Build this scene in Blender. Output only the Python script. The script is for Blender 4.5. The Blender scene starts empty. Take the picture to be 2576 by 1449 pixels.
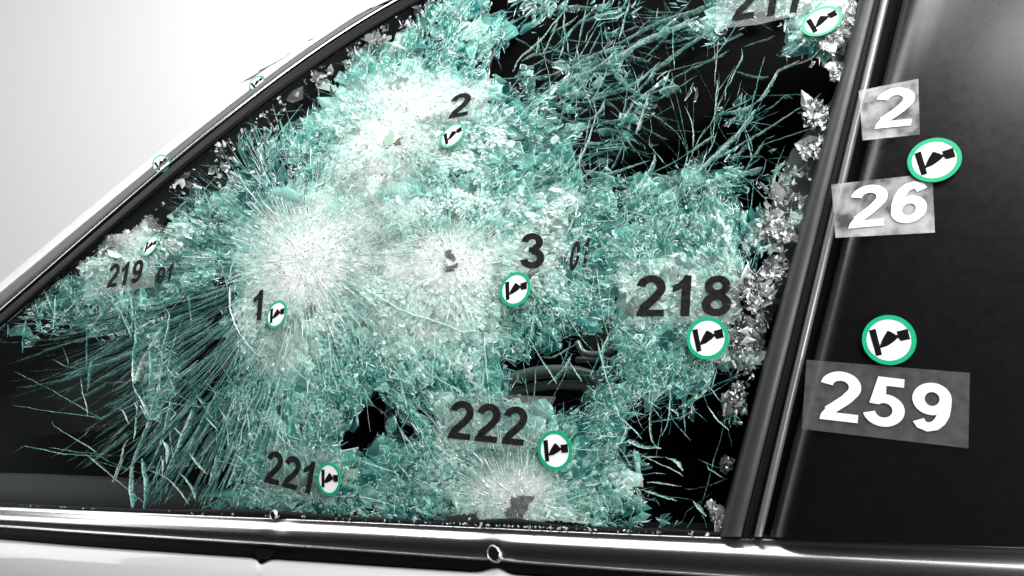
import bpy, math
import numpy as np
from mathutils import Vector, Matrix
from mathutils.geometry import delaunay_2d_cdt

SC = bpy.context.scene
COL = SC.collection
RNG = np.random.default_rng(7)

# ------------------------------------------------------------------ camera, world, lamps, exposure
# Everything is worked out on the real curved side window.  Photograph pixels (2576 x 1449 grid) are
# turned into points on that window surface; world X runs along the car (rear = +X), Z is up, Y goes into the car.
F, CX, CY = 1900.0, 1288.0, 724.5
UNIT = 0.03                                     # a round sticker is 30 mm across
D0 = 21.27 * UNIT
YAW, PIT, ROL, K2 = 0.5728, 0.2757, 0.1431, 0.0196 / UNIT
def _rot(y, p, r):
    cy, sy, cp, sp, cr, sr = math.cos(y), math.sin(y), math.cos(p), math.sin(p), math.cos(r), math.sin(r)
    Ry = np.array([[cy, 0, sy], [0, 1, 0], [-sy, 0, cy]])
    Rx = np.array([[1, 0, 0], [0, cp, -sp], [0, sp, cp]])
    Rz = np.array([[cr, -sr, 0], [sr, cr, 0], [0, 0, 1]])
    return Ry @ Rx @ Rz
RS = _rot(YAW, PIT, ROL)
s_dir = RS @ np.array([1., 0, 0])
up = np.array([0, -s_dir[2], s_dir[1]]); up = up / np.linalg.norm(up)
if up[1] < 0: up = -up
into = np.cross(s_dir, up)
if into[2] < 0: into = -into
C2W = np.stack([s_dir, into, up])               # camera coords (x right, y up, z forward) -> world
CAM = np.array([0.0, 0.0, 1.15])
RW = C2W @ RS
def W(v): return v @ C2W.T + CAM
P0 = W(np.array([0, 0, D0]))                    # window centre

cam_d = bpy.data.cameras.new('camera'); cam = bpy.data.objects.new('camera', cam_d); COL.objects.link(cam)
cam_d.sensor_width = 36; cam_d.lens = 36 * F / 2576; cam_d.clip_start = 0.02; cam_d.clip_end = 100
cx, cyv, cz = C2W @ np.array([1., 0, 0]), C2W @ np.array([0, 1., 0]), C2W @ np.array([0, 0, -1.])
m = Matrix(((cx[0], cyv[0], cz[0], CAM[0]), (cx[1], cyv[1], cz[1], CAM[1]), (cx[2], cyv[2], cz[2], CAM[2]), (0, 0, 0, 1)))
cam.matrix_world = m
SC.camera = cam

world = bpy.data.worlds.new('World'); SC.world = world; world.use_nodes = True
world.node_tree.nodes['Background'].inputs[0].default_value = (0.5, 0.5, 0.5, 1)
world.node_tree.nodes['Background'].inputs[1].default_value = 0.025

def area(name, loc, target, sx, sy, power, spread=180):
    l = bpy.data.lights.new(name, 'AREA'); l.shape = 'RECTANGLE'; l.size = sx; l.size_y = sy; l.energy = power
    l.spread = math.radians(spread)
    o = bpy.data.objects.new(name, l); COL.objects.link(o)
    o.location = loc
    o.rotation_euler = (Vector(target) - Vector(loc)).to_track_quat('-Z', 'Y').to_euler()
    return o
def off0(x, y, z): return (P0[0] + x, P0[1] + y, P0[2] + z)
def polar(az, el, d):
    a, e = math.radians(az), math.radians(el)
    return off0(d * math.sin(a) * math.cos(e), -d * math.cos(a) * math.cos(e), d * math.sin(e))
area('key_softbox', polar(58, 38, 1.8), off0(-.1, 0, 0), 1.7, 1.3, 84)
area('overhead_strip', off0(-1.45, -0.44, 1.5), off0(-1.45, -0.44, 0), 3.9, 0.32, 34)
area('top_softbox', polar(10, 64, 1.7), off0(0.1, 0, 0), 0.4, 0.3, 3)
area('low_fill', polar(62, -14, 1.6), off0(0, 0, -.2), 0.9, 0.5, 26)  # added fill to brighten the white door and lower glass, no known source
area('side_strip', polar(-72, 8, 1.7), off0(0.2, 0, 0), 0.3, 1.3, 4.5)
area('backdrop_lamp', off0(0.2, -0.1, 3.8), off0(-2.9, 4.0, 3.6), 1.2, 1.2, 410)
v = SC.view_settings
SC.display_settings.display_device = 'sRGB'
v.view_transform = 'Standard'; v.look = 'None'; v.exposure = 0.0; v.gamma = 1.0; v.use_curve_mapping = False
SC.render.engine = 'CYCLES'
SC.cycles.max_bounces = 10; SC.cycles.transparent_max_bounces = 24
SC.cycles.diffuse_bounces = 3; SC.cycles.glossy_bounces = 4; SC.cycles.transmission_bounces = 4
SC.cycles.caustics_reflective = False; SC.cycles.caustics_refractive = False
SC.cycles.sample_clamp_indirect = 4.0
SC.cycles.use_denoising = True

# ------------------------------------------------------------------ window surface
def surf(s, t, off=0.0):
    s, t, off = np.broadcast_arrays(np.asarray(s, float), np.asarray(t, float), np.asarray(off, float))
    sl = 2 * K2 * t; nn = np.sqrt(1 + sl * sl)
    q = np.stack([s, t + off * sl / nn, K2 * t * t - off / nn], -1)     # outward = -z
    return q @ RS.T + np.array([0, 0, D0])
def pix_st(px, py, off=0.0):
    px, py = np.broadcast_arrays(np.asarray(px, float), np.asarray(py, float))
    off = np.broadcast_to(np.asarray(off, float), px.shape)
    s = (px - CX) / F * D0 * 1.1; t = -(py - CY) / F * D0
    def pr(s, t):
        p = surf(s, t, off); z = np.maximum(p[..., 2], 0.05)
        return CX + F * p[..., 0] / z, CY - F * p[..., 1] / z
    h = 1e-4
    for _ in range(14):
        X, Y = pr(s, t); Xs, Ys = pr(s + h, t); Xt, Yt = pr(s, t + h)
        a, b, c, d = (Xs - X) / h, (Xt - X) / h, (Ys - Y) / h, (Yt - Y) / h
        det = a * d - b * c; ex, ey = px - X, py - Y
        ds = (d * ex - b * ey) / det; dt = (-c * ex + a * ey) / det
        s = s + np.clip(ds, -.2, .2); t = t + np.clip(dt, -.1, .1)
    return s, t
def hit(px, py, off=0.0):
    s, t = pix_st(px, py, off)
    return W(surf(s, t, off))
def st_pt(s, t, off=0.0): return W(surf(s, t, off))
def view_depth(px, py, z):                      # point at a given distance from the camera along a sight line
    return W(np.array([(px - CX) / F * z, -(py - CY) / F * z, z]))

# ------------------------------------------------------------------ materials
def mat(name, color=(.5, .5, .5), rough=.5, metal=0.0, spec=.5, coat=0.0, bump=None, mottled=None):
    M = bpy.data.materials.new(name); M.use_nodes = True
    nt = M.node_tree; b = nt.nodes['Principled BSDF']
    b.inputs['Base Color'].default_value = (*color, 1); b.inputs['Roughness'].default_value = rough
    b.inputs['Metallic'].default_value = metal; b.inputs['Specular IOR Level'].default_value = spec
    b.inputs['Coat Weight'].default_value = coat; b.inputs['Coat Roughness'].default_value = .04
    tc = nt.nodes.new('ShaderNodeTexCoord')
    if bump:
        n = nt.nodes.new('ShaderNodeTexNoise'); n.inputs['Scale'].default_value = bump[0]; n.inputs['Detail'].default_value = 4
        bp = nt.nodes.new('ShaderNodeBump'); bp.inputs['Strength'].default_value = bump[1]; bp.inputs['Distance'].default_value = .001
        nt.links.new(tc.outputs['Object'], n.inputs['Vector'])
        nt.links.new(n.outputs['Fac'], bp.inputs['Height']); nt.links.new(bp.outputs['Normal'], b.inputs['Normal'])
    if mottled:
        n = nt.nodes.new('ShaderNodeTexNoise'); n.inputs['Scale'].default_value = mottled[0]; n.inputs['Detail'].default_value = 6
        r = nt.nodes.new('ShaderNodeValToRGB')
        r.color_ramp.elements[0].position = .35; r.color_ramp.elements[1].position = .7
        r.color_ramp.elements[0].color = (*color, 1); r.color_ramp.elements[1].color = (*mottled[1], 1)
        nt.links.new(tc.outputs['Object'], n.inputs['Vector']); nt.links.new(n.outputs['Fac'], r.inputs['Fac'])
        nt.links.new(r.outputs['Color'], b.inputs['Base Color'])
    return M

def glassy(name, gloss_rough=.16, gloss_fac=.06, transl=.12):
    """broken glass: facet colour and clearness come from the face attributes tone / solid"""
    M = bpy.data.materials.new(name); M.use_nodes = True
    nt = M.node_tree; nt.nodes.clear(); N = nt.nodes.new; L = nt.links.new
    out = N('ShaderNodeOutputMaterial')
    at = N('ShaderNodeAttribute'); at.attribute_name = 'tone'
    so = N('ShaderNodeAttribute'); so.attribute_name = 'solid'
    di = N('ShaderNodeBsdfDiffuse'); tr = N('ShaderNodeBsdfTranslucent'); gl = N('ShaderNodeBsdfGlossy')
    gl.inputs['Roughness'].default_value = gloss_rough
    tp = N('ShaderNodeBsdfTransparent'); tp.inputs['Color'].default_value = (.88, .97, .95, 1)
    m1 = N('ShaderNodeMixShader'); m1.inputs[0].default_value = transl
    m2 = N('ShaderNodeMixShader'); m2.inputs[0].default_value = gloss_fac
    m3 = N('ShaderNodeMixShader')
    L(at.outputs['Color'], di.inputs['Color']); L(at.outputs['Color'], tr.inputs['Color'])
    L(di.outputs[0], m1.inputs[1]); L(tr.outputs[0], m1.inputs[2])
    L(m1.outputs[0], m2.inputs[1]); L(gl.outputs[0], m2.inputs[2])
    L(so.outputs['Fac'], m3.inputs[0]); L(tp.outputs[0], m3.inputs[1]); L(m2.outputs[0], m3.inputs[2])
    L(m3.outputs[0], out.inputs['Surface'])
    return M

def film(name, white=.2, color=(.8, .8, .8), blotch=None, gloss=.06, rough=.25):
    """clear tape: see-through with a thin milky layer"""
    M = bpy.data.materials.new(name); M.use_nodes = True
    nt = M.node_tree; nt.nodes.clear(); N = nt.nodes.new; L = nt.links.new
    out = N('ShaderNodeOutputMaterial'); tp = N('ShaderNodeBsdfTransparent'); di = N('ShaderNodeBsdfDiffuse')
    di.inputs['Color'].default_value = (*color, 1); gl = N('ShaderNodeBsdfGlossy'); gl.inputs['Roughness'].default_value = rough
    m1 = N('ShaderNodeMixShader'); m2 = N('ShaderNodeMixShader'); m1.inputs[0].default_value = white; m2.inputs[0].default_value = gloss
    tc = N('ShaderNodeTexCoord'); n = N('ShaderNodeTexNoise'); n.inputs['Scale'].default_value = (blotch or (60,))[0]; n.inputs['Detail'].default_value = 5
    L(tc.outputs['Object'], n.inputs['Vector'])
    r = N('ShaderNodeMapRange')
    if blotch:
        r.inputs['From Min'].default_value = blotch[1]; r.inputs['From Max'].default_value = blotch[2]
        r.inputs['To Min'].default_value = blotch[3]; r.inputs['To Max'].default_value = blotch[4]
    else:
        r.inputs['From Min'].default_value = .3; r.inputs['From Max'].default_value = .7
        r.inputs['To Min'].default_value = white * .6; r.inputs['To Max'].default_value = white * 1.4
    L(n.outputs['Fac'], r.inputs['Value']); L(r.outputs['Result'], m1.inputs[0])
    L(tp.outputs[0], m1.inputs[1]); L(di.outputs[0], m1.inputs[2])
    L(m1.outputs[0], m2.inputs[1]); L(gl.outputs[0], m2.inputs[2]); L(m2.outputs[0], out.inputs['Surface'])
    return M

def pane_mat():
    M = bpy.data.materials.new('clear_glass'); M.use_nodes = True
    nt = M.node_tree; nt.nodes.clear(); N = nt.nodes.new; L = nt.links.new
    out = N('ShaderNodeOutputMaterial'); tp = N('ShaderNodeBsdfTransparent'); tp.inputs['Color'].default_value = (.93, .98, .97, 1)
    gl = N('ShaderNodeBsdfGlossy'); gl.inputs['Roughness'].default_value = .4
    fr = N('ShaderNodeFresnel'); fr.inputs['IOR'].default_value = 1.45
    mt = N('ShaderNodeMath'); mt.operation = 'MULTIPLY'; mt.inputs[1].default_value = .004
    mx = N('ShaderNodeMixShader'); L(fr.outputs[0], mt.inputs[0]); L(mt.outputs[0], mx.inputs[0])
    L(tp.outputs[0], mx.inputs[1]); L(gl.outputs[0], mx.inputs[2]); L(mx.outputs[0], out.inputs['Surface'])
    return M

M_GLASS = glassy('broken_green_glass')
M_GRAIN = glassy('crushed_clear_glass', .15, .2, .1)
M_CRACK = glassy('crack_face', .12, .25, .15)
M_PANE = pane_mat()
M_BLACK = mat('black_gloss_trim', (.006, .006, .007), .12, spec=.6)
M_PANEL = mat('black_gloss_panel', (.003, .003, .0035), .27, spec=.55)
M_RUBBER = mat('rubber', (.005, .005, .0055), .6, spec=.12, bump=(180, .1))
M_SATIN = mat('satin_dark_trim', (.032, .032, .035), .42, spec=.35, bump=(900, .08))
M_COVER = mat('grey_pillar_cover', (.11, .11, .115), .75, spec=.15)
M_STRIP = mat('grey_satin_strip', (.16, .16, .165), .32, metal=.4)
M_CHROME = mat('polished_metal', (.62, .62, .63), .27, metal=1.0)
M_TORN = mat('torn_bright_metal', (.4, .4, .4), .4, metal=.9, bump=(900, .6))
M_PAINT = mat('white_car_paint', (.78, .78, .79), .3, coat=.6)
M_LINING = mat('black_cabin_lining', (.006, .007, .007), .9, spec=.1)
M_FRIT = mat('black_glass_border', (.008, .008, .008), .5, spec=.3)
M_GREYP = mat('dark_grey_cover', (.024, .025, .026), .6, bump=(500, .2))
M_INNER = mat('silver_cabin_trim', (.38, .40, .38), .3, metal=.5)
M_DASH = mat('grey_dash', (.022, .026, .024), .75, spec=.2)
M_PALE = mat('pale_far_window', (.62, .68, .60), .7)  # brightness of the view through the far window, put into the colour
M_WALL = mat('white_backdrop', (.8, .8, .8), .9, spec=.1)
M_INK = mat('black_print', (.008, .008, .008), .85, spec=.03, mottled=(220, (.02, .02, .02)))
M_WPRINT = mat('white_print', (.78, .78, .78), .5, mottled=(90, (.62, .62, .63)))
M_DISC = mat('sticker_white', (.82, .81, .84), .4)
M_RING = mat('sticker_green', (.004, .32, .145), .4)
M_SBLK = mat('sticker_black', (.005, .005, .005), .8, spec=.05)
M_TAPE = film('clear_tape', .045, (.75, .8, .77), gloss=.012)
M_TAPE_G = film('dark_grey_tape', .5, (.13, .13, .135), (160, .3, .7, .2, .42))
M_TAPE_W = film('mottled_white_tape', .5, (.75, .75, .75), (60, .42, .66, .04, .34))

def dusty(M, scale, lo, hi):
    """fine dust and wipe marks: the gloss varies over the surface"""
    nt = M.node_tree; b = nt.nodes['Principled BSDF']; tc = nt.nodes.new('ShaderNodeTexCoord')
    n = nt.nodes.new('ShaderNodeTexNoise'); n.inputs['Scale'].default_value = scale; n.inputs['Detail'].default_value = 9; n.inputs['Roughness'].default_value = .7
    r = nt.nodes.new('ShaderNodeMapRange'); r.inputs['From Min'].default_value = .35; r.inputs['From Max'].default_value = .7
    r.inputs['To Min'].default_value = lo; r.inputs['To Max'].default_value = hi
    nt.links.new(tc.outputs['Object'], n.inputs['Vector']); nt.links.new(n.outputs['Fac'], r.inputs['Value']); nt.links.new(r.outputs['Result'], b.inputs['Roughness'])
dusty(M_PANEL, 130, .255, .305); dusty(M_SATIN, 50, .36, .52)

# ------------------------------------------------------------------ mesh helpers
def link(name, verts, faces, material, parent=None, smooth=False):
    me = bpy.data.meshes.new(name)
    me.from_pydata([tuple(map(float, p)) for p in verts], [], faces)
    me.validate(); me.update()
    if material: me.materials.append(material)
    if smooth: me.polygons.foreach_set('use_smooth', np.ones(len(me.polygons), bool))
    o = bpy.data.objects.new(name, me); COL.objects.link(o)
    if parent: o.parent = parent; o.matrix_parent_inverse = parent.matrix_world.inverted()
    return o
def empty(name, loc, label, cat, group=None):
    o = bpy.data.objects.new(name, None); COL.objects.link(o); o.location = loc
    o.empty_display_size = .02
    o['label'] = label; o['category'] = cat
    if group: o['group'] = group
    bpy.context.view_layer.update()
    return o
def resample(pts, n):
    pts = np.asarray(pts, float)
    # Catmull-Rom through the points, then even spacing
    if len(pts) > 2:
        P = np.vstack([2 * pts[0] - pts[1], pts, 2 * pts[-1] - pts[-2]]); o = []
        for i in range(1, len(P) - 2):
            for u in np.linspace(0, 1, 12, endpoint=False):
                a, b, c, d = P[i - 1], P[i], P[i + 1], P[i + 2]
                o.append(.5 * ((2 * b) + (-a + c) * u + (2 * a - 5 * b + 4 * c - d) * u ** 2 + (-a + 3 * b - 3 * c + d) * u ** 3))
        o.append(P[-2]); pts = np.array(o)
    L = np.r_[0, np.cumsum(np.linalg.norm(np.diff(pts, axis=0), axis=1))]
    u = np.linspace(0, L[-1], n)
    return np.stack([np.interp(u, L, pts[:, 0]), np.interp(u, L, pts[:, 1])], -1)
def loft(name, rails, n, material, parent=None, deform=None, smooth=True):
    """surface through several traced lines; rails = [(points, outward offset in m), ...]"""
    V = []
    for pts, off in rails:
        q = resample(pts, n); V.append(hit(q[:, 0], q[:, 1], off))
    V = np.array(V)
    if deform is not None: V = deform(V)
    k = len(rails)
    Fc = [(i * n + j, i * n + j + 1, (i + 1) * n + j + 1, (i + 1) * n + j) for i in range(k - 1) for j in range(n - 1)]
    return link(name, V.reshape(-1, 3), Fc, material, parent, smooth)
def slab(name, poly, off, thick, material, parent=None):
    """outline on the window surface given in pixels, with real thickness below its outer face"""
    poly = np.asarray(poly, float); n = len(poly)
    st = pix_st(poly[:, 0], poly[:, 1], off)
    V = np.vstack([st_pt(*st, off), st_pt(*st, off - thick)])
    Fc = [tuple(range(n)), tuple(range(2 * n - 1, n - 1, -1))] + [(i, i + n, (i + 1) % n + n, (i + 1) % n) for i in range(n)]
    return link(name, V, Fc, material, parent)
def tube(name, path, r, material, parent=None, seg=10, closed=False):
    path = np.asarray(path, float); n = len(path)
    r = np.broadcast_to(np.asarray(r, float), (n,))
    V = []; upv = np.array([.13, .9, .4])
    for i in range(n):
        a, b = (path[(i - 1) % n], path[(i + 1) % n]) if closed else (path[max(i - 1, 0)], path[min(i + 1, n - 1)])
        tg = (b - a) / (np.linalg.norm(b - a) + 1e-9)
        e1 = np.cross(tg, upv); e1 /= np.linalg.norm(e1); e2 = np.cross(tg, e1)
        for k in range(seg):
            an = 2 * math.pi * k / seg; V.append(path[i] + r[i] * (math.cos(an) * e1 + math.sin(an) * e2))
    Fc = [(i % n * seg + k, i % n * seg + (k + 1) % seg, (i + 1) % n * seg + (k + 1) % seg, (i + 1) % n * seg + k)
          for i in range(n if closed else n - 1) for k in range(seg)]
    if not closed: Fc += [tuple(range(seg))[::-1], tuple(range((n - 1) * seg, n * seg))]
    return link(name, V, Fc, material, parent, True)

# ------------------------------------------------------------------ the setting: a white backdrop beyond the car
def backdrop():
    # a cyclorama standing well behind the car
    c = np.array(off0(-2.6, 3.9, 0)); wdir = np.array([.86, .5, 0]); V = []; n, k = 60, 24
    for i in range(k):
        a = i / (k - 1)
        for j in range(n):
            b = (j / (n - 1) - .5) * 12
            z = -1.2 + a * 6.0
            curve = 0 if a > .15 else -(.15 - a) ** 2 * 40
            p = c + wdir * b + np.array([.5, -.86, 0]) * (-curve) + np.array([.5, -.86, 0]) * (b / 6) ** 2 * .8
            V.append((p[0], p[1], P0[2] + z))
    o = link('backdrop', V, [(i * n + j, i * n + j + 1, (i + 1) * n + j + 1, (i + 1) * n + j) for i in range(k - 1) for j in range(n - 1)], M_WALL, None, True)
    o['kind'] = 'structure'
backdrop()

# ------------------------------------------------------------------ the car
CAR = empty('car', tuple(P0 + np.array([0, .1, -.5])), 'white armoured car with shattered green side window, polished belt trim and black pillar', 'car')

CHROME = [(-420, 1150), (-200, 950), (-40, 808), (100, 694), (261, 563), (351, 483), (450, 392), (547, 304), (628, 245), (745, 158), (828, 106), (905, 60), (985, 10), (1070, -44), (1240, -150)]
GREYED = [(-420, 1105), (-200, 910), (-40, 770), (100, 662), (261, 533), (315, 488), (421, 399), (545, 292), (628, 229), (745, 142), (828, 92), (905, 46), (985, -3), (1070, -58), (1240, -166)]
OUTER = [(-420, 1075), (-200, 884), (-40, 745), (100, 633), (261, 503), (291, 479), (371, 410), (425, 366), (525, 286), (595, 233), (655, 186), (745, 124), (828, 72), (905, 27), (985, -25), (1240, -190)]
def shift(pts, dx, dy): return [(x + dx, y + dy) for x, y in pts]
def smooth_line(pts, deg=4):
    p = np.array(pts, float); k = (p[:, 0] > -300) & (p[:, 0] < 1100)
    c = np.polyfit(p[k, 0] / 1000, p[k, 1], deg); xs = np.linspace(-200, 1240, 24)
    return [(x, float(np.polyval(c, x / 1000))) for x in xs]
CHROME, GREYED, OUTER = smooth_line(CHROME, 3), shift(smooth_line(GREYED, 3), -4, -5), shift(smooth_line(OUTER, 3), -3, -4)
def blend(a, b, u, n=80):
    A, B = resample(a, n), resample(b, n); return A * (1 - u) + B * u
SEAL_IN = shift(CHROME, 22, 26)
BELT_TOP = [(-450, 1257), (-60, 1271), (262, 1285), (905, 1311), (1549, 1339), (2300, 1365), (2680, 1377)]
BELT_LIP = [(-450, 1300), (-60, 1323), (262, 1345), (905, 1387), (1549, 1434), (2300, 1484), (2680, 1508)]
DOOR_TOP = [(-450, 1328), (-60, 1352), (262, 1378), (905, 1421), (1300, 1446), (1549, 1463), (2300, 1514), (2680, 1540)]

# roof rail and A pillar
rail = loft('roof_rail', [(OUTER, -.034), (OUTER, -.026), (shift(OUTER, 3, 3), -.016), (blend(OUTER, GREYED, .45), -.007), (blend(OUTER, GREYED, .8), -.002), (GREYED, -.001), (GREYED, -.006)], 90, M_PAINT, CAR)
loft('pillar_cover', [(shift(GREYED, 0, .5), -.006), (shift(GREYED, 0, 1), .0005), (blend(GREYED, CHROME, .5), .003), (shift(CHROME, -3, -4), .002), (shift(CHROME, -3, -4), -.006)], 90, M_COVER, CAR)
loft('bright_strip', [(shift(CHROME, -3, -4), -.004), (shift(CHROME, -2, -2.5), .004), (CHROME, .005), (shift(CHROME, 2, 2.5), .003), (shift(CHROME, 3, 4), -.006)], 90, M_CHROME, CAR)
loft('window_seal', [(shift(CHROME, 2.5, 3), -.004), (shift(CHROME, 5, 6), .003), (shift(CHROME, 13, 15), .005), (shift(CHROME, 20, 23), .0025), (SEAL_IN, -.004), (SEAL_IN, -.02)], 90, M_RUBBER, CAR)

# ---- belt trim: polished bar with two shot holes that dent it
HOLES = [(1240, 1395, .0068), (685, 1299, .005)]
def trim_rails():
    R_ = []
    for v_, o_ in [(-.10, -.03), (-.05, -.02), (0, .0015), (.03, .0042), (.07, .0050), (.12, .0052), (.16, .0056), (.20, .0064), (.24, .0074), (.28, .0084), (.32, .0094), (.36, .0104), (.40, .0113), (.44, .0121), (.50, .0128), (.57, .0132), (.64, .0133), (.71, .0130), (.78, .0126), (.84, .0122), (.89, .0118),
                   (.91, .0119), (.93, .0126), (.948, .0135), (.962, .0137), (.976, .0131), (.988, .0118), (1.0, .009), (1.02, .003), (1.03, -.012)]:
        R_.append((blend(BELT_TOP, BELT_LIP, v_, 120), o_))
    return R_
def dent(V):
    for hx, hy, r in HOLES:
        c = hit(hx, hy, .014); n = st_pt(*pix_st(hx, hy), 1.0) - st_pt(*pix_st(hx, hy), 0.0)
        d = np.linalg.norm(V - c, axis=-1)
        V = V - n * (.003 * np.exp(-(d / .014) ** 2))[..., None]
    return V
TRIM = loft('belt_trim', trim_rails(), 500, M_CHROME, CAR, dent)
def bullet_hole(px, py, r, seed, name='bullet_hole', base=.0135):
    g = np.random.default_rng(seed)
    s, t = pix_st(px, py, base + .001); n = 36
    th = np.linspace(0, 2 * math.pi, n, endpoint=False)
    V, Fc = [], []
    prof = [(1.45, -.002), (1.2, .0004), (1.06, .0012), (.98, .0006), (.94, -.003), (.9, -.010)]
    for k, (rr, h) in enumerate(prof):
        jag = 1 + (g.normal(0, .03, n) if k in (1, 2) else g.normal(0, .015, n))
        jh = g.normal(0, .0004, n) if k in (1, 2) else 0
        V.append(st_pt(s + r * rr * jag * np.cos(th), t + r * rr * jag * np.sin(th), base + h + jh))
    V = np.array(V)
    for i in range(len(prof) - 1):
        for j in range(n): Fc.append((i * n + j, i * n + (j + 1) % n, (i + 1) * n + (j + 1) % n, (i + 1) * n + j))
    rim = link(name, V.reshape(-1, 3), Fc, M_TORN, TRIM, True)
    core = st_pt(s + r * .95 * np.cos(th), t + r * .95 * np.sin(th), base + .0001)
    link('hole_shade', core, [tuple(range(n))], M_LINING, TRIM)  # flat black disc paints the dark inside of the hole
bullet_hole(1240, 1394, .0052, 3, base=.0108)
bullet_hole(685, 1297, .0036, 5, base=.0042)
# rubber lip that stands above the bar, warped where the shots struck
def lip(V):
    q = resample(BELT_TOP, V.shape[1]); x = q[:, 0]
    b = .0035 * np.exp(-((x - 640) / 160) ** 2) + .004 * np.exp(-((x - 1290) / 110) ** 2) + .0015 * np.exp(-((x - 1680) / 90) ** 2)
    upv = np.array([0, 0, 1.]); V = V.copy(); V[:-2] += (b[None, :, None]) * upv; return V
loft('rubber_lip', [(shift(BELT_TOP, 0, -10), -.006), (shift(BELT_TOP, 0, -9.5), .0012), (shift(BELT_TOP, 0, -7), .0026), (shift(BELT_TOP, 0, -3), .0034), (shift(BELT_TOP, 0, 2), .0034), (shift(BELT_TOP, 0, 3), -.004)], 300, M_RUBBER, CAR, lip)
loft('shadow_gap', [(blend(BELT_LIP, DOOR_TOP, -.2), -.004), (blend(BELT_LIP, DOOR_TOP, .3), .001), (blend(BELT_LIP, DOOR_TOP, .8), .001), (blend(BELT_LIP, DOOR_TOP, 1.15), -.004)], 120, M_RUBBER, CAR)
def tear(V):
    q = resample(DOOR_TOP, V.shape[1]); x = q[:, 0]; g = np.random.default_rng(4)
    b = .004 * np.exp(-((x - 662) / 14) ** 2) * (1 + g.normal(0, .2, len(x))) - .0045 * np.exp(-((x - 1245) / 28) ** 2)
    V = V.copy(); V[:4] -= b[None, :, None] * np.array([0, .3, 1.]); return V
loft('door_skin', [(shift(DOOR_TOP, 0, 0), -.010), (shift(DOOR_TOP, 0, 0), .002), (shift(DOOR_TOP, 0, 3), .0062), (shift(DOOR_TOP, 0, 9), .0085), (shift(DOOR_TOP, 0, 40), .012), (shift(DOOR_TOP, 0, 120), .016), (shift(DOOR_TOP, 0, 260), .02)], 400, M_PAINT, CAR, tear)
slab('paint_tear', [(640, 1385), (652, 1379), (682, 1381), (690, 1384), (679, 1394), (668, 1409), (655, 1405), (650, 1411), (644, 1400)], .0095, .004, M_LINING, CAR)

# ---- B pillar and rear door panel
def bl(x0, x1, y0=-160, y1=1350, bulge=0):
    a = x0 + (x1 - x0) * (y0 - 0) / 1333.0
    pts = []
    for u in np.linspace(0, 1, 7):
        y = y0 + (y1 + max(0, x1 - 1925) * .033 - y0) * u; pts.append((x0 + (x1 - x0) * y / 1333.0 + bulge * 4 * u * (1 - u), y))
    return pts
A0, B0, C0, D_, E0 = (2166, 1815), (2201, 1868), (2215, 1899), (2237, 1922), (2264, 1932)
loft('pillar_trim', [(bl(A0[0] - 6, A0[1] - 6), -.012), (bl(A0[0], A0[1]), .004), (bl(A0[0] + 4, A0[1] + 5), .008), (bl(A0[0] + 18, A0[1] + 26), .0095), (bl(B0[0] - 3, B0[1] - 4), .0088), (bl(B0[0] + 1, B0[1] + 1), .004)], 60, M_SATIN, CAR)
loft('pillar_seal', [(bl(B0[0] - 1, B0[1] - 1), .0045), (bl(B0[0] + 4, B0[1] + 8), .006), (bl(B0[0] + 7, B0[1] + 14), .0035), (bl(B0[0] + 10, B0[1] + 22), .006), (bl(C0[0], C0[1]), .003)], 60, M_RUBBER, CAR)
loft('pillar_strip', [(bl(C0[0] - 1, C0[1] - 1), .003), (bl(C0[0] + 2, C0[1] + 2), .0085), (bl(C0[0] + 9, C0[1] + 9), .010), (bl(C0[0] + 16, C0[1] + 15), .0095), (bl(D_[0] - 2, D_[1] - 3), .0075), (bl(D_[0], D_[1]), .002)], 60, M_STRIP, CAR)
loft('pillar_groove', [(bl(D_[0] - 2, D_[1] - 2), .0022), (bl(D_[0] + 6, D_[1] + 4), -.004), (bl(E0[0] - 4, E0[1] - 2), -.004), (bl(E0[0] + 3, E0[1] + 2), .004)], 60, M_LINING, CAR)
loft('rear_door_panel', [(bl(E0[0] - 1, E0[1] - 1), -.002), (bl(E0[0], E0[1]), .0014)] + [(bl(E0[0] + d_ * .85, E0[1] + d_), o_) for d_, o_ in ((2, 0.0022), (8, 0.0038), (16, 0.0057), (26, 0.0077), (40, 0.0098), (60, 0.0117), (90, 0.0129), (140, 0.0136), (320, 0.0138))]
     + [(bl(E0[0] + 520, E0[1] + 860), .0138)], 60, M_PANEL, CAR)

# ---- cabin seen through the glass
RING = np.vstack([resample(SEAL_IN, 40), resample([(1240, -150), (1700, -190), (2200, -190)], 16)[1:], resample(bl(A0[0] + 4, A0[1] + 4), 24)[1:], resample([(1815, 1340), (905, 1313), (262, 1287), (-190, 1266)], 40)[1:]])
rs, rt = pix_st(RING[:, 0], RING[:, 1])
def cabin():
    n = len(rs); cs, ct = rs.mean(), rt.mean(); V = []
    base_ring = st_pt(rs, rt, -.0265)
    V = [st_pt(rs, rt, -.0005)]
    for d_, dz in ((0.0, 0), (.3, -.10), (1.0, -.3)): V.append(base_ring + np.array([0, d_, 0]) + np.where((rt < -.17)[:, None], np.array([0, 0, dz]), 0))
    V = np.vstack([np.array(V).reshape(-1, 3), st_pt(np.array([cs]), np.array([ct]), -.0265) + np.array([0, 1.0, 0])])
    Fc = [(i * n + j, i * n + (j + 1) % n, (i + 1) * n + (j + 1) % n, (i + 1) * n + j) for i in range(3) for j in range(n)]
    Fc += [(3 * n + j, 3 * n + (j + 1) % n, 4 * n) for j in range(n)]
    link('cabin_lining', V, Fc, M_LINING, CAR)
cabin()
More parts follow.
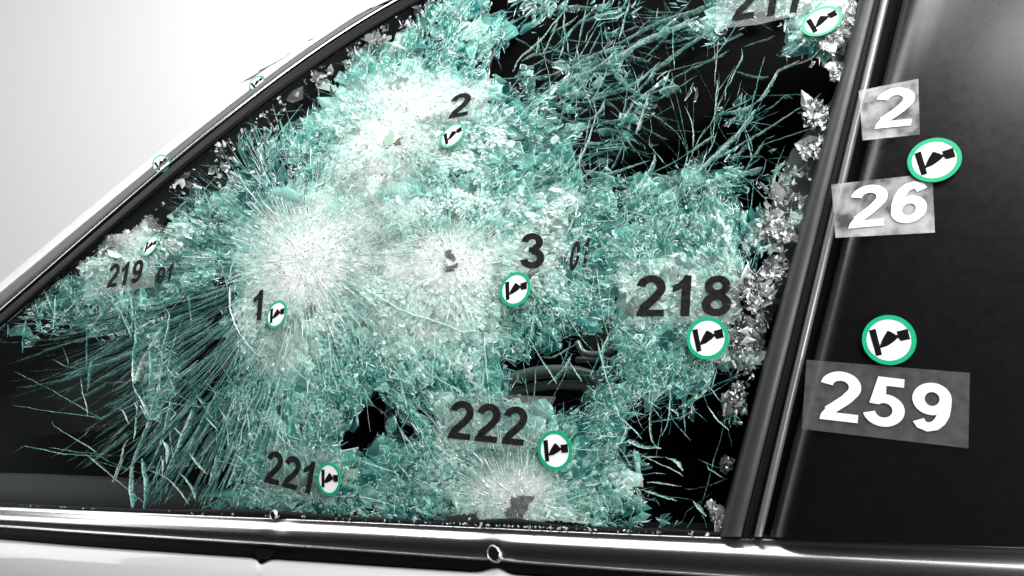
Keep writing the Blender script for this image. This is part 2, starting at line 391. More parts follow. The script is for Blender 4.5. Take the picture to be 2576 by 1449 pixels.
loft('dashboard', [([(-160, 900), (60, 850), (260, 800), (330, 795), (385, 850), (410, 905)], -.16), ([(-160, 920), (60, 875), (260, 830), (330, 825), (385, 872), (425, 930)], -.125), ([(-160, 960), (60, 920), (260, 880), (340, 870), (400, 915), (440, 970)], -.11), ([(-160, 1020), (60, 1000), (260, 965), (350, 955), (410, 985), (445, 1020)], -.115), ([(-160, 1110), (60, 1100), (260, 1080), (350, 1070), (410, 1080), (445, 1090)], -.15)], 40, M_DASH, CAR)
tube('quarter_window_bar', [hit(*p, -.085) for p in [(262, 903), (330, 872), (312, 905), (296, 950)]], .0022, M_LINING, CAR)
slab('door_lining', [(-150, 1190), (60, 1196), (262, 1206), (430, 1226), (560, 1250), (640, 1275), (700, 1320), (640, 1330), (-150, 1330)], -.035, .02, M_GREYP, CAR)
tube('dash_trim', [hit(*p, -.16) for p in resample([(1232, 985), (1280, 958), (1350, 938), (1430, 935), (1500, 950)], 30)], .007, M_INNER, CAR)
tube('dash_trim', [hit(*p, -.17) for p in resample([(1235, 1010), (1300, 985), (1400, 968), (1520, 975)], 30)], .005, M_INNER, CAR)
tube('seat_frame', [hit(*p, -.14) for p in resample([(1496, 786), (1540, 800), (1566, 850), (1520, 888), (1470, 888), (1452, 860)], 40)], .0035, M_INNER, CAR)
tube('seat_frame', [hit(*p, -.15) for p in resample([(1450, 905), (1520, 905), (1600, 925)], 20)], .003, M_INNER, CAR)
slab('headrest', [(1478, 808), (1530, 806), (1556, 850), (1518, 880), (1476, 878), (1462, 850)], -.16, .05, M_DASH, CAR)
slab('seat_and_far_window', [(1630, 645), (1650, 608), (1690, 584), (1745, 574), (1768, 600), (1764, 650), (1735, 672), (1640, 674)], -.034, .03, M_PALE, CAR)  # pale slab stands in for the bright far window, not a seat
slab('seat_and_far_window', [(1552, 745), (1600, 760), (1625, 800), (1610, 850), (1556, 845)], -.034, .03, M_DASH, CAR)
tube('steering_wheel', [hit(*p, -.22) for p in [(1040 + 62 * math.cos(a), 1050 + 66 * math.sin(a)) for a in np.linspace(0, 2 * math.pi, 40, endpoint=False)]], .006, M_GREYP, CAR, closed=True)
slab('pillar_lining', [(2092, 250), (2130, 180), (2120, 330), (2075, 430), (2050, 520), (1985, 700), (1900, 900), (1880, 860), (1930, 640), (1938, 520), (1990, 380)], -.022, .004, M_GREYP, CAR)

# ------------------------------------------------------------------ damage map of the window (one letter per 53.7 px cell)
#  ' ' clear  . few cracks  t teal splinters with gaps  T dense teal  L pale teal  W crushed white  g crushed colourless  - dark speckle  k black border
MAP = """
____________--gtTT.ttt.tt.t.tTtTLLWW__
___________-ggTtTLT.t..t tttTtkkLLLW__
___________gTTTttT...t tt.....  TTgg__
__________gTTLLLTt T.tttt.t.  ...tkg__
________-.TLLLWWWLTtttt..t.t . .. kkg_
______--ttLLLWLLLTLTtt .tt  tt.kg_____
_____-ttttTLWWLLLLLTtL tt.. ...  kg___
____--tttTTLLLLLWLTTTt.t.t.t.t.tgg____
___--tttttTTLLTLTLTLtTtTtTtTTttgg_____
_--ttTtTTLLLTLWLWLLLLWTttTttTt.gg_____
kg-LTtTTLLWWTTLTTLLTLLTtTTTTLTT-W_____
gWLLTTLLWWWWTTLTLLLWLLTTTTtTLLtWg_____
LLTTLtLLWWWLLWLWWWLLLLTTTTLLTLt.gk____
TTTTttLWWWLLWWWWWWLLLLTTLLLLLLggk_____
tTttttLLWLLLLLLLWWLTTLTtTLLLLgggk_____
tttt..LLTLLTLLLLLLTTTTttTLTLLggk______
 tt.tttLTLTTTLLLLLLLTt.tTTTTLgWgk_____
 .T.tttTLTTTTTLTTLL.t.tttTtTTtgk______
t.T.TtTTtLTt.TTLTLtTTTtkTttTt.g_______
..TTtTTTTTTT.tTtLTTTTTtTT. T.Tkk______
   tTt.tTTT..TTTLLTTLTTTtTt k.k_______
.ttt.tTTTTTTkTTLLTTTTTTTTtt.k k_______
......tTTTTTTTTTLLWWLLLTttT.kkk_______
....T.TTTTTTTTTTLWWWWLTTttTt...k______
....tTTTTTTTTTTTLWWWWWLTT.t...._______
"""
ROWS = [list(r.ljust(38)[:38]) for r in MAP.strip('\n').split('\n')]
def put(r, c, t):
    for i, ch in enumerate(t): ROWS[r][c + i] = ch
put(15,18,'LTTttt'); put(16,18,'Tt.. .'); put(17,18,'t.  .t'); put(18,17,'Ttt..tt')
put(18,12,'t'); put(19,12,' tt'); put(20,12,' tt'); put(21,12,'t')
put(18,24,'Tttt.'); put(19,24,'t .t.'); put(20,24,'t  . '); put(21,24,'Tt.  '); put(22,24,'W..  '); put(23,24,'Tt.. ')
for r in range(14,22): put(r,0,'..T...' if 15<r<20 else '......')
put(14,0,'tTt...');put(15,0,'ttt...');put(20,5,'tt');put(22,0,'......t');put(23,0,'.....tT')
CELL = 80 / 1.4907; MX0 = 390 / 1.4907
KEYS = {'_': (0, 0, 0, 0), ' ': (.02, 0, 0, 0), '.': (.13, 0.05, 0, 0), 't': (.55, .12, 0, 0), 'T': (.93, .22, 0, 0), 'L': (1.0, .60, 0, 0),
        'W': (1.0, 1.0, 0, 0), 'g': (.5, .45, 1, 0), '-': (.28, .35, 1, 0), 'k': (.05, .3, 1, 0)}
GRID = np.array([[KEYS[c] for c in r] for r in ROWS])                     # rows, cols, (cover, white, colourless, -)
GRID = np.concatenate([GRID, GRID[-1:]], 0)
def noise2(x, y, sc, seed):
    g = np.random.default_rng(seed); T = g.random((64, 64))
    u, v_ = np.asarray(x) / sc + 1000, np.asarray(y) / sc + 1000
    i, j = np.floor(u).astype(int), np.floor(v_).astype(int); fu, fv = u - i, v_ - j
    fu, fv = fu * fu * (3 - 2 * fu), fv * fv * (3 - 2 * fv)
    a, b, c, d = T[j % 64, i % 64], T[j % 64, (i + 1) % 64], T[(j + 1) % 64, i % 64], T[(j + 1) % 64, (i + 1) % 64]
    return (a * (1 - fu) + b * fu) * (1 - fv) + (c * (1 - fu) + d * fu) * fv
def field(x, y):
    wx = (noise2(x, y, 34, 1) - .5) * 50 + (noise2(x, y, 90, 2) - .5) * 30
    wy = (noise2(x, y, 34, 3) - .5) * 50 + (noise2(x, y, 90, 4) - .5) * 30
    u = np.clip((x + wx - MX0) / CELL - .5, 0, 36.999); v_ = np.clip((y + wy) / CELL - .5, 0, 24.999)
    i, j = u.astype(int), v_.astype(int); fu, fv = (u - i)[..., None], (v_ - j)[..., None]
    r = (GRID[j, i] * (1 - fu) + GRID[j, i + 1] * fu) * (1 - fv) + (GRID[j + 1, i] * (1 - fu) + GRID[j + 1, i + 1] * fu) * fv
    r[..., 0] = np.where(r[..., 0] < .32, r[..., 0], np.clip((r[..., 0] - .5) * 1.5 + .55, .2, 1)); return r

IMPACTS = np.array([(768, 655), (989, 347), (1136, 655), (1302, 1266), (1890, 735), (2120, 20), (330, 592), (800, 1230), (1743, 433)], float)
IW = np.array([1.5, 1.1, 1.0, 1.1, .9, .8, .6, .7, .6])
def direction(x, y):
    """angle of the radial cracks: away from the strongest near impact"""
    d = np.stack([x, y], -1)[..., None, :] - IMPACTS
    r = np.linalg.norm(d, axis=-1) + 1
    k = np.argmax(IW / r, axis=-1)
    dd = np.take_along_axis(d, k[..., None, None].repeat(2, -1), axis=-2)[..., 0, :]
    return np.arctan2(dd[..., 1], dd[..., 0]), np.take_along_axis(r, k[..., None], -1)[..., 0]

# glass outline test: below the broken upper edge, left of the pillar, above the belt
EDGE = np.array([(-60, 770), (60, 690), (180, 640), (270, 590), (300, 583), (330, 575), (372, 545), (421, 482), (432, 457), (475, 423), (508, 383), (548, 363), (582, 350), (591, 317), (645, 267),
        (692, 240), (735, 217), (738, 197), (775, 170), (825, 150), (848, 123), (878, 103), (905, 84), (972, 50), (1012, 30), (1056, 0), (1150, -70), (2400, -100)], float)
def top_edge(x): return np.interp(x, EDGE[:, 0], EDGE[:, 1]) + (noise2(x, x * .3, 9, 21) - .5) * 16
RIGHT = np.array([(-200, 2190), (0, 2150), (130, 2128), (200, 2118), (300, 2082), (400, 2062), (500, 2045), (600, 2000), (680, 1978), (760, 1965), (870, 1940), (950, 1906), (1100, 1866), (1336, 1815)], float)
def right_edge(y): return np.interp(y, RIGHT[:, 0], RIGHT[:, 1]) - 4 - noise2(y, y * .2, 14, 22) * 18
def bottom_edge(x): return np.interp(x, [-60, 262, 905, 1549, 2300], [1268, 1279, 1303, 1330, 1356])
def inside(x, y): return (y > top_edge(x)) & (x < right_edge(y)) & (y < bottom_edge(x)) & (x > -60)

def lin(r, g, b): return np.where(np.array([r, g, b]) / 255. <= .04, 0, (np.array([r, g, b]) / 255.) ** 2.2)
DEEP, MID, PALE, WHITE = lin(26, 100, 100), lin(106, 174, 165), lin(174, 214, 205), lin(234, 239, 236)
GREYGREEN = lin(140, 178, 155)
def tone(white, grey, n, sd=.2):
    """glass colour of n facets: deep green, green, pale or crushed white"""
    w = np.clip(white + RNG.normal(0, sd, n), 0, 1)
    st = np.array([0, .3, .62, 1.0]); cols = np.stack([DEEP, MID, PALE, WHITE])
    c = np.stack([np.interp(w, st, cols[:, k]) for k in range(3)], -1)
    gg = (RNG.random(n) < (.02 if sd > .1 else 0))[:, None]; c = np.where(gg, GREYGREEN * (.7 + .5 * RNG.random((n, 1))), c)
    lum = (c @ np.array([.25, .6, .15]))[:, None]
    return c * (1 - grey[:, None]) + lum * np.array([1., 1.0, .99]) * grey[:, None]

class Soup:
    def __init__(self): self.V, self.F, self.T, self.S, self.n = [], [], [], [], 0
    def fan(self, cx_, cy_, ang, a, b, off, tx, ty, apex, col, solid, k=5):
        """irregular low pyramids in the glass; all arrays of length n, sizes in px, offsets in m"""
        n = len(cx_); th = (np.arange(k) / k * 2 * math.pi)[None] + RNG.normal(0, .28, (n, k)); rr = 1 + RNG.normal(0, .22, (n, k))
        lx, ly = a[:, None] * np.cos(th) * rr, b[:, None] * np.sin(th) * rr
        X = cx_[:, None] + lx * np.cos(ang)[:, None] - ly * np.sin(ang)[:, None]
        Y = cy_[:, None] + lx * np.sin(ang)[:, None] + ly * np.cos(ang)[:, None]
        O = off[:, None] + lx * tx[:, None] + ly * ty[:, None]
        jx, jy = RNG.normal(0, .25, n) * a, RNG.normal(0, .25, n) * b
        X = np.concatenate([X, (cx_ + jx * np.cos(ang) - jy * np.sin(ang))[:, None]], 1)
        Y = np.concatenate([Y, (cy_ + jx * np.sin(ang) + jy * np.cos(ang))[:, None]], 1)
        O = np.concatenate([O, (off + apex)[:, None]], 1)
        O = np.clip(O, -.024, -.0002)
        P = hit(X.ravel(), Y.ravel(), O.ravel())
        self.V.append(P); base = self.n + np.arange(n)[:, None] * (k + 1)
        i = np.arange(k); tri = np.stack([base + i, base + (i + 1) % k, np.repeat(base + k, k, 1)], -1).reshape(-1, 3)
        self.F.append(tri); self.n += n * (k + 1)
        jit = np.repeat(col, k, 0) * (1 + RNG.normal(0, .12, (n * k, 1)))
        self.T.append(np.clip(jit, .004, .92)); self.S.append(np.clip(np.repeat(solid, k) + RNG.normal(0, .07, n * k), .03, 1))
    def cells(self, x, y, sel, ang, stretch, off, tx, ty, shrink, drop, col, edge_col, solid, edge_solid, maxr, gap=.5):
        """broken plates: the Voronoi cells of the points x,y, each a low pyramid with a bevelled broken edge"""
        vs, _, tri, *_r = delaunay_2d_cdt([Vector((float(a), float(b))) for a, b in zip(x, y)], [], [], 0, 1e-5)
        T = np.array([t for t in tri if len(t) == 3]); P = np.stack([x, y], -1)
        A, B, C = P[T[:, 0]], P[T[:, 1]], P[T[:, 2]]
        d = 2 * (A[:, 0] * (B[:, 1] - C[:, 1]) + B[:, 0] * (C[:, 1] - A[:, 1]) + C[:, 0] * (A[:, 1] - B[:, 1]))
        a2, b2, c2 = (A ** 2).sum(1), (B ** 2).sum(1), (C ** 2).sum(1)
        cc = np.stack([(a2 * (B[:, 1] - C[:, 1]) + b2 * (C[:, 1] - A[:, 1]) + c2 * (A[:, 1] - B[:, 1])) / d, (a2 * (C[:, 0] - B[:, 0]) + b2 * (A[:, 0] - C[:, 0]) + c2 * (B[:, 0] - A[:, 0])) / d], -1)
        vid = T.ravel(); R = np.repeat(cc, 3, 0) - P[vid]
        ra = np.linalg.norm(R, axis=1); bad = np.zeros(len(x), bool); bad[vid[ra > maxr]] = True
        o = np.lexsort((np.arctan2(R[:, 1], R[:, 0]), vid)); vid, R = vid[o], R[o]
        k = (sel & ~bad)[vid]; vid, R = vid[k], R[k]
        if len(vid) == 0: return
        st = np.r_[True, vid[1:] != vid[:-1]]; si = np.maximum.accumulate(np.where(st, np.arange(len(vid)), 0))
        nx = np.arange(len(vid)) + 1; nx[-1] = 0; nx = np.where(np.r_[st[1:], True], si, nx)
        cid = np.cumsum(st) - 1; u = vid[st]; m = len(vid); nc = len(u)
        ca, sa = np.cos(ang[vid]), np.sin(ang[vid]); lx, ly = (R[:, 0] * ca + R[:, 1] * sa) * stretch[vid], (-R[:, 0] * sa + R[:, 1] * ca) / np.sqrt(stretch[vid])
        def world(f, drop_):
            X = x[vid] + f * (lx * ca - ly * sa); Y = y[vid] + f * (lx * sa + ly * ca)
            return hit(X, Y, np.clip(off[vid] + f * (lx * tx[vid] + ly * ty[vid]) - drop_, -.024, -.0002))
        f = 1 - (1 - shrink[vid]) * np.exp(RNG.normal(0, .5, m)); f = np.clip(f, .3, .97)
        self.V += [world(1.0, drop * .45 * RNG.random(m)), world(f, 0), hit(x[u] + RNG.normal(0, 1, nc), y[u] + RNG.normal(0, 1, nc), np.clip(off[u] + RNG.normal(0, drop * .22, nc), -.024, -.0002))]
        i = np.arange(m); b = self.n
        self.F += [np.stack([b + i, b + nx, b + m + nx], -1), np.stack([b + i, b + m + nx, b + m + i], -1), np.stack([b + m + i, b + m + nx, b + 2 * m + cid], -1)]
        self.n += 2 * m + nc
        e1 = edge_col[vid] * (1 + RNG.normal(0, .15, (m, 1))); es = np.clip(edge_solid[vid] + RNG.normal(0, .2, m), .05, 1) * np.where(RNG.random(m) < gap, .08, 1)
        self.T += [np.clip(e1, .004, .92), np.clip(e1 * .97, .004, .92), np.clip(col[vid] * (1 + RNG.normal(0, .1, (m, 1))), .004, .92)]
        self.S += [es, es, np.clip(solid[vid] + RNG.normal(0, .06, m), .03, 1)]
    def strip(self, px, py, w, off, cols, solids):
        """one crack wall: from the line px,py down into the glass by w metres, in len(cols) rows"""
        n = len(px); s, t = pix_st(px, py, off); k = len(cols); lean = RNG.normal(0, .3); fr = [0, .22, .6, 1.0][:k] + [1.0]
        for r in range(k + 1):
            d = w * fr[r] if r < k else w
            self.V.append(st_pt(s + RNG.normal(0, .04, n) * w * (r > 0), t + (RNG.normal(0, .05, n) + lean) * d, off - d))
        i = np.arange(n - 1)
        for r in range(k):
            a0, b0 = self.n + r * n + i, self.n + (r + 1) * n + i
            self.F.append(np.concatenate([np.stack([a0, a0 + 1, b0 + 1], -1), np.stack([a0, b0 + 1, b0], -1)]))
            c2 = np.clip(cols[r] * (1 + RNG.normal(0, .18, (n - 1, 1))), .004, .92)
            self.T.append(np.concatenate([cols[r], c2])); self.S.append(np.concatenate([solids[r], np.clip(solids[r] * RNG.uniform(.6, 1.1, n - 1), .05, 1)]))
        self.n += (k + 1) * n
    def build(self, name, material, parent, label=None):
        V, Fc = np.concatenate(self.V), np.concatenate(self.F)
        me = bpy.data.meshes.new(name)
        me.vertices.add(len(V)); me.vertices.foreach_set('co', V.astype(np.float32).ravel())
        me.loops.add(len(Fc) * 3); me.loops.foreach_set('vertex_index', Fc.astype(np.int32).ravel())
        me.polygons.add(len(Fc)); me.polygons.foreach_set('loop_start', (np.arange(len(Fc)) * 3).astype(np.int32))
        me.update(calc_edges=True)
        a = me.attributes.new('tone', 'FLOAT_COLOR', 'FACE')
        a.data.foreach_set('color', np.c_[np.concatenate(self.T), np.ones(len(Fc))].astype(np.float32).ravel())
        b = me.attributes.new('solid', 'FLOAT', 'FACE'); b.data.foreach_set('value', np.concatenate(self.S).astype(np.float32))
        me.materials.append(material)
        o = bpy.data.objects.new(name, me); COL.objects.link(o); o.parent = parent; o.matrix_parent_inverse = parent.matrix_world.inverted()
        o['kind'] = 'stuff'
        return o

# pane: clear outer skin of the laminated window
PANE = loft('window_pane', [(shift(CHROME, 14, 16) + [(1700, -190), (2190, -190)], .0), (blend(shift(CHROME, 14, 16) + [(1700, -190), (2190, -190)], [(-200, 1266), (1816, 1345)], .35, 120), .0),
        (blend(shift(CHROME, 14, 16) + [(1700, -190), (2190, -190)], [(-200, 1266), (1816, 1345)], .7, 120), .0), ([(-200, 1268), (262, 1290), (905, 1316), (1549, 1343), (1816, 1354)], .0)], 120, M_PANE, CAR)
slab('black_border', np.vstack([resample(CHROME, 40)[::-1], EDGE[2:26] + np.array([26, 30])]), -.0245, .001, M_FRIT, PANE)

def scatter(n):
    x = RNG.uniform(-40, 2200, n); y = RNG.uniform(-60, 1345, n)
    k = inside(x, y); return x[k], y[k]

# -- the laminate is broken into plates at several depths, coarse ones deep down and fine ones near the skin
sp = Soup()
def plates(spacing, off0_, keep, aspect, white_add, solid, edge_white, shrink, tilt, seed, min_white=-1, min_cover=.38, rough=.0012):
    nx_, ny_ = int(2260 / spacing), int(1420 / spacing)
    gx, gy = np.meshgrid(np.arange(nx_) * spacing - 50, np.arange(ny_) * spacing - 70)
    x = (gx + RNG.uniform(-.48, .48, gx.shape) * spacing).ravel(); y = (gy + RNG.uniform(-.48, .48, gx.shape) * spacing).ravel()
    k = RNG.random(len(x)) < .35 + .65 * (noise2(x, y, spacing * 5, seed) > .42); x, y = x[k], y[k]      # uneven sizes
    f = field(x, y); cover, white, grey = f[:, 0], f[:, 1], f[:, 2]; n = len(x)
    clump = noise2(x, y, 30, seed + 1) * .6 + noise2(x, y, 12, seed + 2) * .4
    p = np.clip((cover * 1.45 - .1) - (1 - cover) * 1.5 * (1 - clump), 0, 1) * keep * np.where(grey > .5, .35, 1)
    calm = noise2(x, y, 44, 91) * .7 + noise2(x, y, 17, 92) * .3
    if spacing < 20 and min_white < 0: p = p * np.where(calm > .56, .12, 1)
    p = p * np.where((noise2(x, y, 15, 93) > .84) & (cover < .97), .05, 1)
    sel = inside(x, y) & (RNG.random(n) < p) & (cover > min_cover) & (white > min_white + (noise2(x, y, 30, seed + 9) - .5) * .5)
    ang, r = direction(x, y); ang = ang + RNG.normal(0, .3, n) + (noise2(x, y, 70, 8) - .5) * 1.2
    stretch = aspect * np.exp(RNG.normal(0, .18, n)) * np.where(cover < .75, 1.5, 1.0)
    patch = (noise2(x, y, 48, seed + 3) - .5) * .45 + (noise2(x, y, 20, seed + 4) - .5) * .4
    wt = white + white_add + patch
    ew = np.clip(white * .9 + edge_white + (noise2(x, y, 24, seed + 5) - .5) * .9 + RNG.normal(0, .18, n), 0, 1)
    sp.cells(x, y, sel, ang, stretch, off0_ + RNG.normal(0, rough, n), RNG.normal(0, tilt, n), RNG.normal(0, tilt, n), np.clip(RNG.normal(shrink, .06, n), .4, .95), spacing * .00007,
             tone(wt, grey, n), tone(ew, grey, n), np.clip(RNG.normal(solid, .15, n) + .75 * white ** 2, .1, .98), np.clip(RNG.normal(.6, .2, n) + .3 * white, .1, 1), spacing * 2.6)
plates(44, -.020, 1.0, 1.1, .0, .97, .35, .93, .00002, 101, -1, .8)
plates(26, -.012, .9, 1.2, .03, .42, .50, .90, .00003, 111, -1, .6)
plates(14, -.007, .85, 1.3, .06, .25, .60, .86, .00005, 121)
plates(8, -.003, .7, 1.3, .1, .16, .72, .78, .00008, 131)
plates(7, -.0045, .9, 1.3, .3, .55, 1.0, .8, .00003, 141, .62, .38, .0004)
# powdered glass in the craters: a soft milky layer just under the skin that thins out towards its rim
def powder(spacing, off_):
    gx, gy = np.meshgrid(np.arange(-40, 2200, spacing), np.arange(-60, 1345, spacing))
    x = (gx + RNG.uniform(-.45, .45, gx.shape) * spacing).ravel(); y = (gy + RNG.uniform(-.45, .45, gx.shape) * spacing).ravel()
    f = field(x, y); white = f[:, 1] * (f[:, 2] < .5); n = len(x); veil = np.zeros(n)
    for (ix, iy), rx, ry, a_ in (((770, 640), 120, 105, 1.0), ((860, 560), 170, 90, .45), ((1000, 340), 120, 85, .4), ((1136, 655), 120, 75, .85), ((960, 655), 160, 50, .5), ((1290, 1235), 95, 75, .75), ((1060, 800), 150, 90, .3), ((930, 430), 110, 90, .45), ((2125, 30), 60, 60, .6), ((330, 590), 60, 50, .4), ((720, 880), 90, 70, .3), ((1010, 250), 150, 60, .35)):
        veil = np.maximum(veil, a_ * np.exp(-(((x - ix) / rx) ** 2 + ((y - iy) / ry) ** 2) ** 1.2))
    veil = veil * (.45 + .85 * noise2(x, y, 26, 171) ** .8) * (.75 + .5 * noise2(x, y, 9, 172)) + .25 * np.clip(white - .6, 0, 1)
    for k_, (ix, iy) in enumerate(IMPACTS[:4]):         # streaks of powder along the radial cracks
        th = np.arctan2(y - iy, x - ix); r = np.hypot(x - ix, y - iy)
        veil = veil * np.where(r < 170, .7 + .6 * noise2(th * 9, r * .012, 1, 180 + k_), 1)
    veil = np.clip(veil, 0, .8)
    col = WHITE[None] * (.9 + .1 * RNG.random((n, 1))) * np.array([1, 1, 1.])
    sp.cells(x, y, inside(x, y) & (veil > .06), np.zeros(n), np.ones(n), np.full(n, off_), np.zeros(n), np.zeros(n), np.full(n, .95), .00002, col, col, veil, veil, spacing * 3, 0)
powder(4.2, -.0016)
def facets(n, size, aspect, off_, keep=1.0, wadd=0.0, solid=(.55, .2), tilt=.00005):
    """loose chips and long blades"""
    x, y = scatter(n); f = field(x, y); cover, white, grey = f[:, 0], f[:, 1], f[:, 2]
    clump = noise2(x, y, 26, 31) * .6 + noise2(x, y, 11, 41) * .4
    k = (cover > .3) & (RNG.random(len(x)) < 2) & (RNG.random(len(x)) < np.clip(cover * 1.4 - .15 - (1 - cover) * 1.5 * (1 - clump), 0, 1) * keep * np.where(grey > .5, .4, 1))
    x, y, cover, white, grey = x[k], y[k], cover[k], white[k], grey[k]; m_ = len(x)
    ang, r = direction(x, y)
    ang = ang + np.where(RNG.random(m_) < .15, math.pi / 2, 0) + RNG.normal(0, .2, m_) + (noise2(x, y, 60, 8) - .5) * 1.2
    sz = size * np.exp(RNG.normal(0, .45, m_)); asp = aspect * np.exp(RNG.normal(0, .35, m_)) * np.where(cover < .75, 2.0, 1.0)
    wt = white + wadd + (noise2(x, y, 45, 51) - .5) * .35 + (noise2(x, y, 16, 52) - .5) * .35
    sp.fan(x, y, ang, sz * np.sqrt(asp), sz / np.sqrt(asp), off_ + RNG.normal(0, .0015, m_), RNG.normal(0, tilt, m_), RNG.normal(0, tilt * 2.2, m_), RNG.normal(0, .00022, m_) * sz, tone(wt, grey, m_),
           np.clip(RNG.normal(solid[0], solid[1], m_) + .35 * white, .12, .98))
facets(3500, 9, 3.0, -.008, wadd=.02)
facets(3000, 3.2, 2.2, -.002, keep=.8, wadd=.2)
sp.build('glass_fragments', M_GLASS, PANE)

# -- splinters: slim bright slivers that outline the fragments
sl_ = Soup()
def slivers(n, length, wadd, layer, jit=.3):
    x, y = scatter(n); f = field(x, y); cover, white, grey = f[:, 0], f[:, 1], f[:, 2]
    k = RNG.random(len(x)) < np.where(cover < .36, 0, cover) * np.where(grey > .5, .35, 1) * (.5 + noise2(x, y, 22, 77))
    x, y, cover, white, grey = x[k], y[k], cover[k], white[k], grey[k]; m_ = len(x)
    ang, r = direction(x, y)
    ang = ang + np.where(RNG.random(m_) < .3, math.pi / 2, 0) + RNG.normal(0, jit, m_) + (noise2(x, y, 50, 9) - .5) * 1.8
    a = length * np.exp(RNG.normal(0, .5, m_)) * np.where(cover < .75, 1.5, 1); b = RNG.uniform(.5, 1.5, m_)
    sl_.fan(x, y, ang, a, b, np.full(m_, -.0015) - RNG.random(m_) * .006, RNG.normal(0, .00004, m_), RNG.normal(0, .00014, m_), RNG.normal(0, .0002, m_),
            tone(white * .6 + wadd, grey, m_), np.clip(RNG.normal(.7, .2, m_), .2, 1), k=4)
slivers(7000, 5, .5, 0, .6)
slivers(1500, 14, .35, 1, .25)
# long fibres fanning out of the crushed craters
def rays(c, n, r0, r1, spread, wt, width=1.1, a0=0, a1=2 * math.pi):
    th = RNG.uniform(a0, a1, n); rr = r0 + (r1 - r0) * RNG.random(n) ** 1.4
    x, y = c[0] + rr * np.cos(th), c[1] + rr * np.sin(th)
    k = inside(x, y); x, y, th, rr = x[k], y[k], th[k], rr[k]; m_ = len(x)
    L_ = RNG.uniform(.12, .45, m_) * (rr + 18)
    sl_.fan(x, y, th + RNG.normal(0, spread, m_), L_ * .5, RNG.uniform(.5, width, m_), -.0008 - RNG.random(m_) * .002, RNG.normal(0, .00003, m_), RNG.normal(0, .00016, m_),
            RNG.normal(0, .0002, m_), tone(np.full(m_, wt), np.zeros(m_), m_), RNG.uniform(.5, 1, m_), k=4)
rays(IMPACTS[0], 750, 4, 190, .07, .97); rays(IMPACTS[0], 260, 90, 300, .08, .75)
rays(IMPACTS[1], 110, 5, 130, .2, .95); rays(IMPACTS[2], 240, 10, 150, .12, .97); rays(IMPACTS[3], 600, 20, 170, .1, .95, 1.4)
rays(IMPACTS[4], 200, 10, 110, .3, .9)
sl_.build('glass_splinters', M_GLASS, PANE)

# -- crushed colourless grains along the broken edges
gr = Soup()
def grains(n, size):
    x, y = scatter(n); f = field(x, y); cover, white, grey = f[:, 0], f[:, 1], f[:, 2]
    near = np.exp(-np.abs(y - top_edge(x)) / 12) * (x < 1060) + .35 * np.exp(-np.abs(right_edge(y) - x) / 14)
    p = np.clip((grey > .35) * cover * (noise2(x, y, 30, 61) > .38) + near * .5 * (noise2(x, y, 20, 62) > .42), 0, 1)
    k = (RNG.random(len(x)) < p) & ((x < 1100) | (cover > .42)); x, y, white = x[k], y[k], white[k]; m_ = len(x)
    sz = size * np.exp(RNG.normal(0, .5, m_))
    w = np.clip(RNG.beta(1.2, 1.6, m_), 0, 1)[:, None]
    col = w * lin(235, 238, 236) + (1 - w) * lin(48, 50, 50)
    gr.fan(x, y, RNG.uniform(0, 6.3, m_), sz * RNG.uniform(1, 2, m_), sz, -.0005 - RNG.random(m_) * .006, RNG.normal(0, .0002, m_), RNG.normal(0, .0002, m_), RNG.normal(0, .0004, m_) * sz, col, RNG.uniform(.3, .95, m_))
grains(42000, 2.6); grains(9000, 6)
def chunk(px, py, rx, ry, n, bright, rot=0.0):
    n = n // 2
    x, y = RNG.normal(0, .42, n), RNG.normal(0, .42, n); k = x * x + y * y < 1.1; x, y = x[k] * rx, y[k] * ry; m_ = len(x)
    X, Y = px + x * math.cos(rot) - y * math.sin(rot), py + x * math.sin(rot) + y * math.cos(rot)
    w = np.clip(RNG.beta(1, 1.5, m_) + bright - .55, 0, 1)[:, None]; col = w * lin(245, 246, 244) + (1 - w) * lin(40, 42, 42)
    sz = np.exp(RNG.normal(1.5, .6, m_))
    gr.fan(X, Y, RNG.uniform(0, 6.3, m_), sz * RNG.uniform(1, 2.2, m_), sz, -.0005 - RNG.random(m_) * .004, RNG.normal(0, .00025, m_), RNG.normal(0, .00025, m_), RNG.normal(0, .0004, m_) * sz, col, RNG.uniform(.35, .95, m_))
for c_ in [(1950, 565, 36, 42, 420, .5, .3), (1975, 592, 26, 16, 200, .8, .2), (2036, 378, 26, 24, 200, .5, 0), (2055, 272, 34, 26, 260, .45, .6), (2048, 302, 26, 22, 200, .4, .4), (2108, 178, 20, 24, 170, .6, .2), (1955, 680, 42, 30, 330, .6, -.2), (1905, 740, 40, 60, 520, .45, 0), (1880, 845, 40, 60, 420, .4, .3),
           (1850, 1000, 24, 46, 240, .3, .5), (1815, 1310, 16, 16, 120, .6, 0), (1795, 1280, 20, 12, 110, .5, .6), (1830, 1170, 8, 22, 60, .4, 0), (2075, 330, 14, 40, 140, .25, .2), (2130, 40, 24, 60, 320, .75, .1), (2095, 90, 24, 40, 240, .55, .5)]: chunk(*c_)

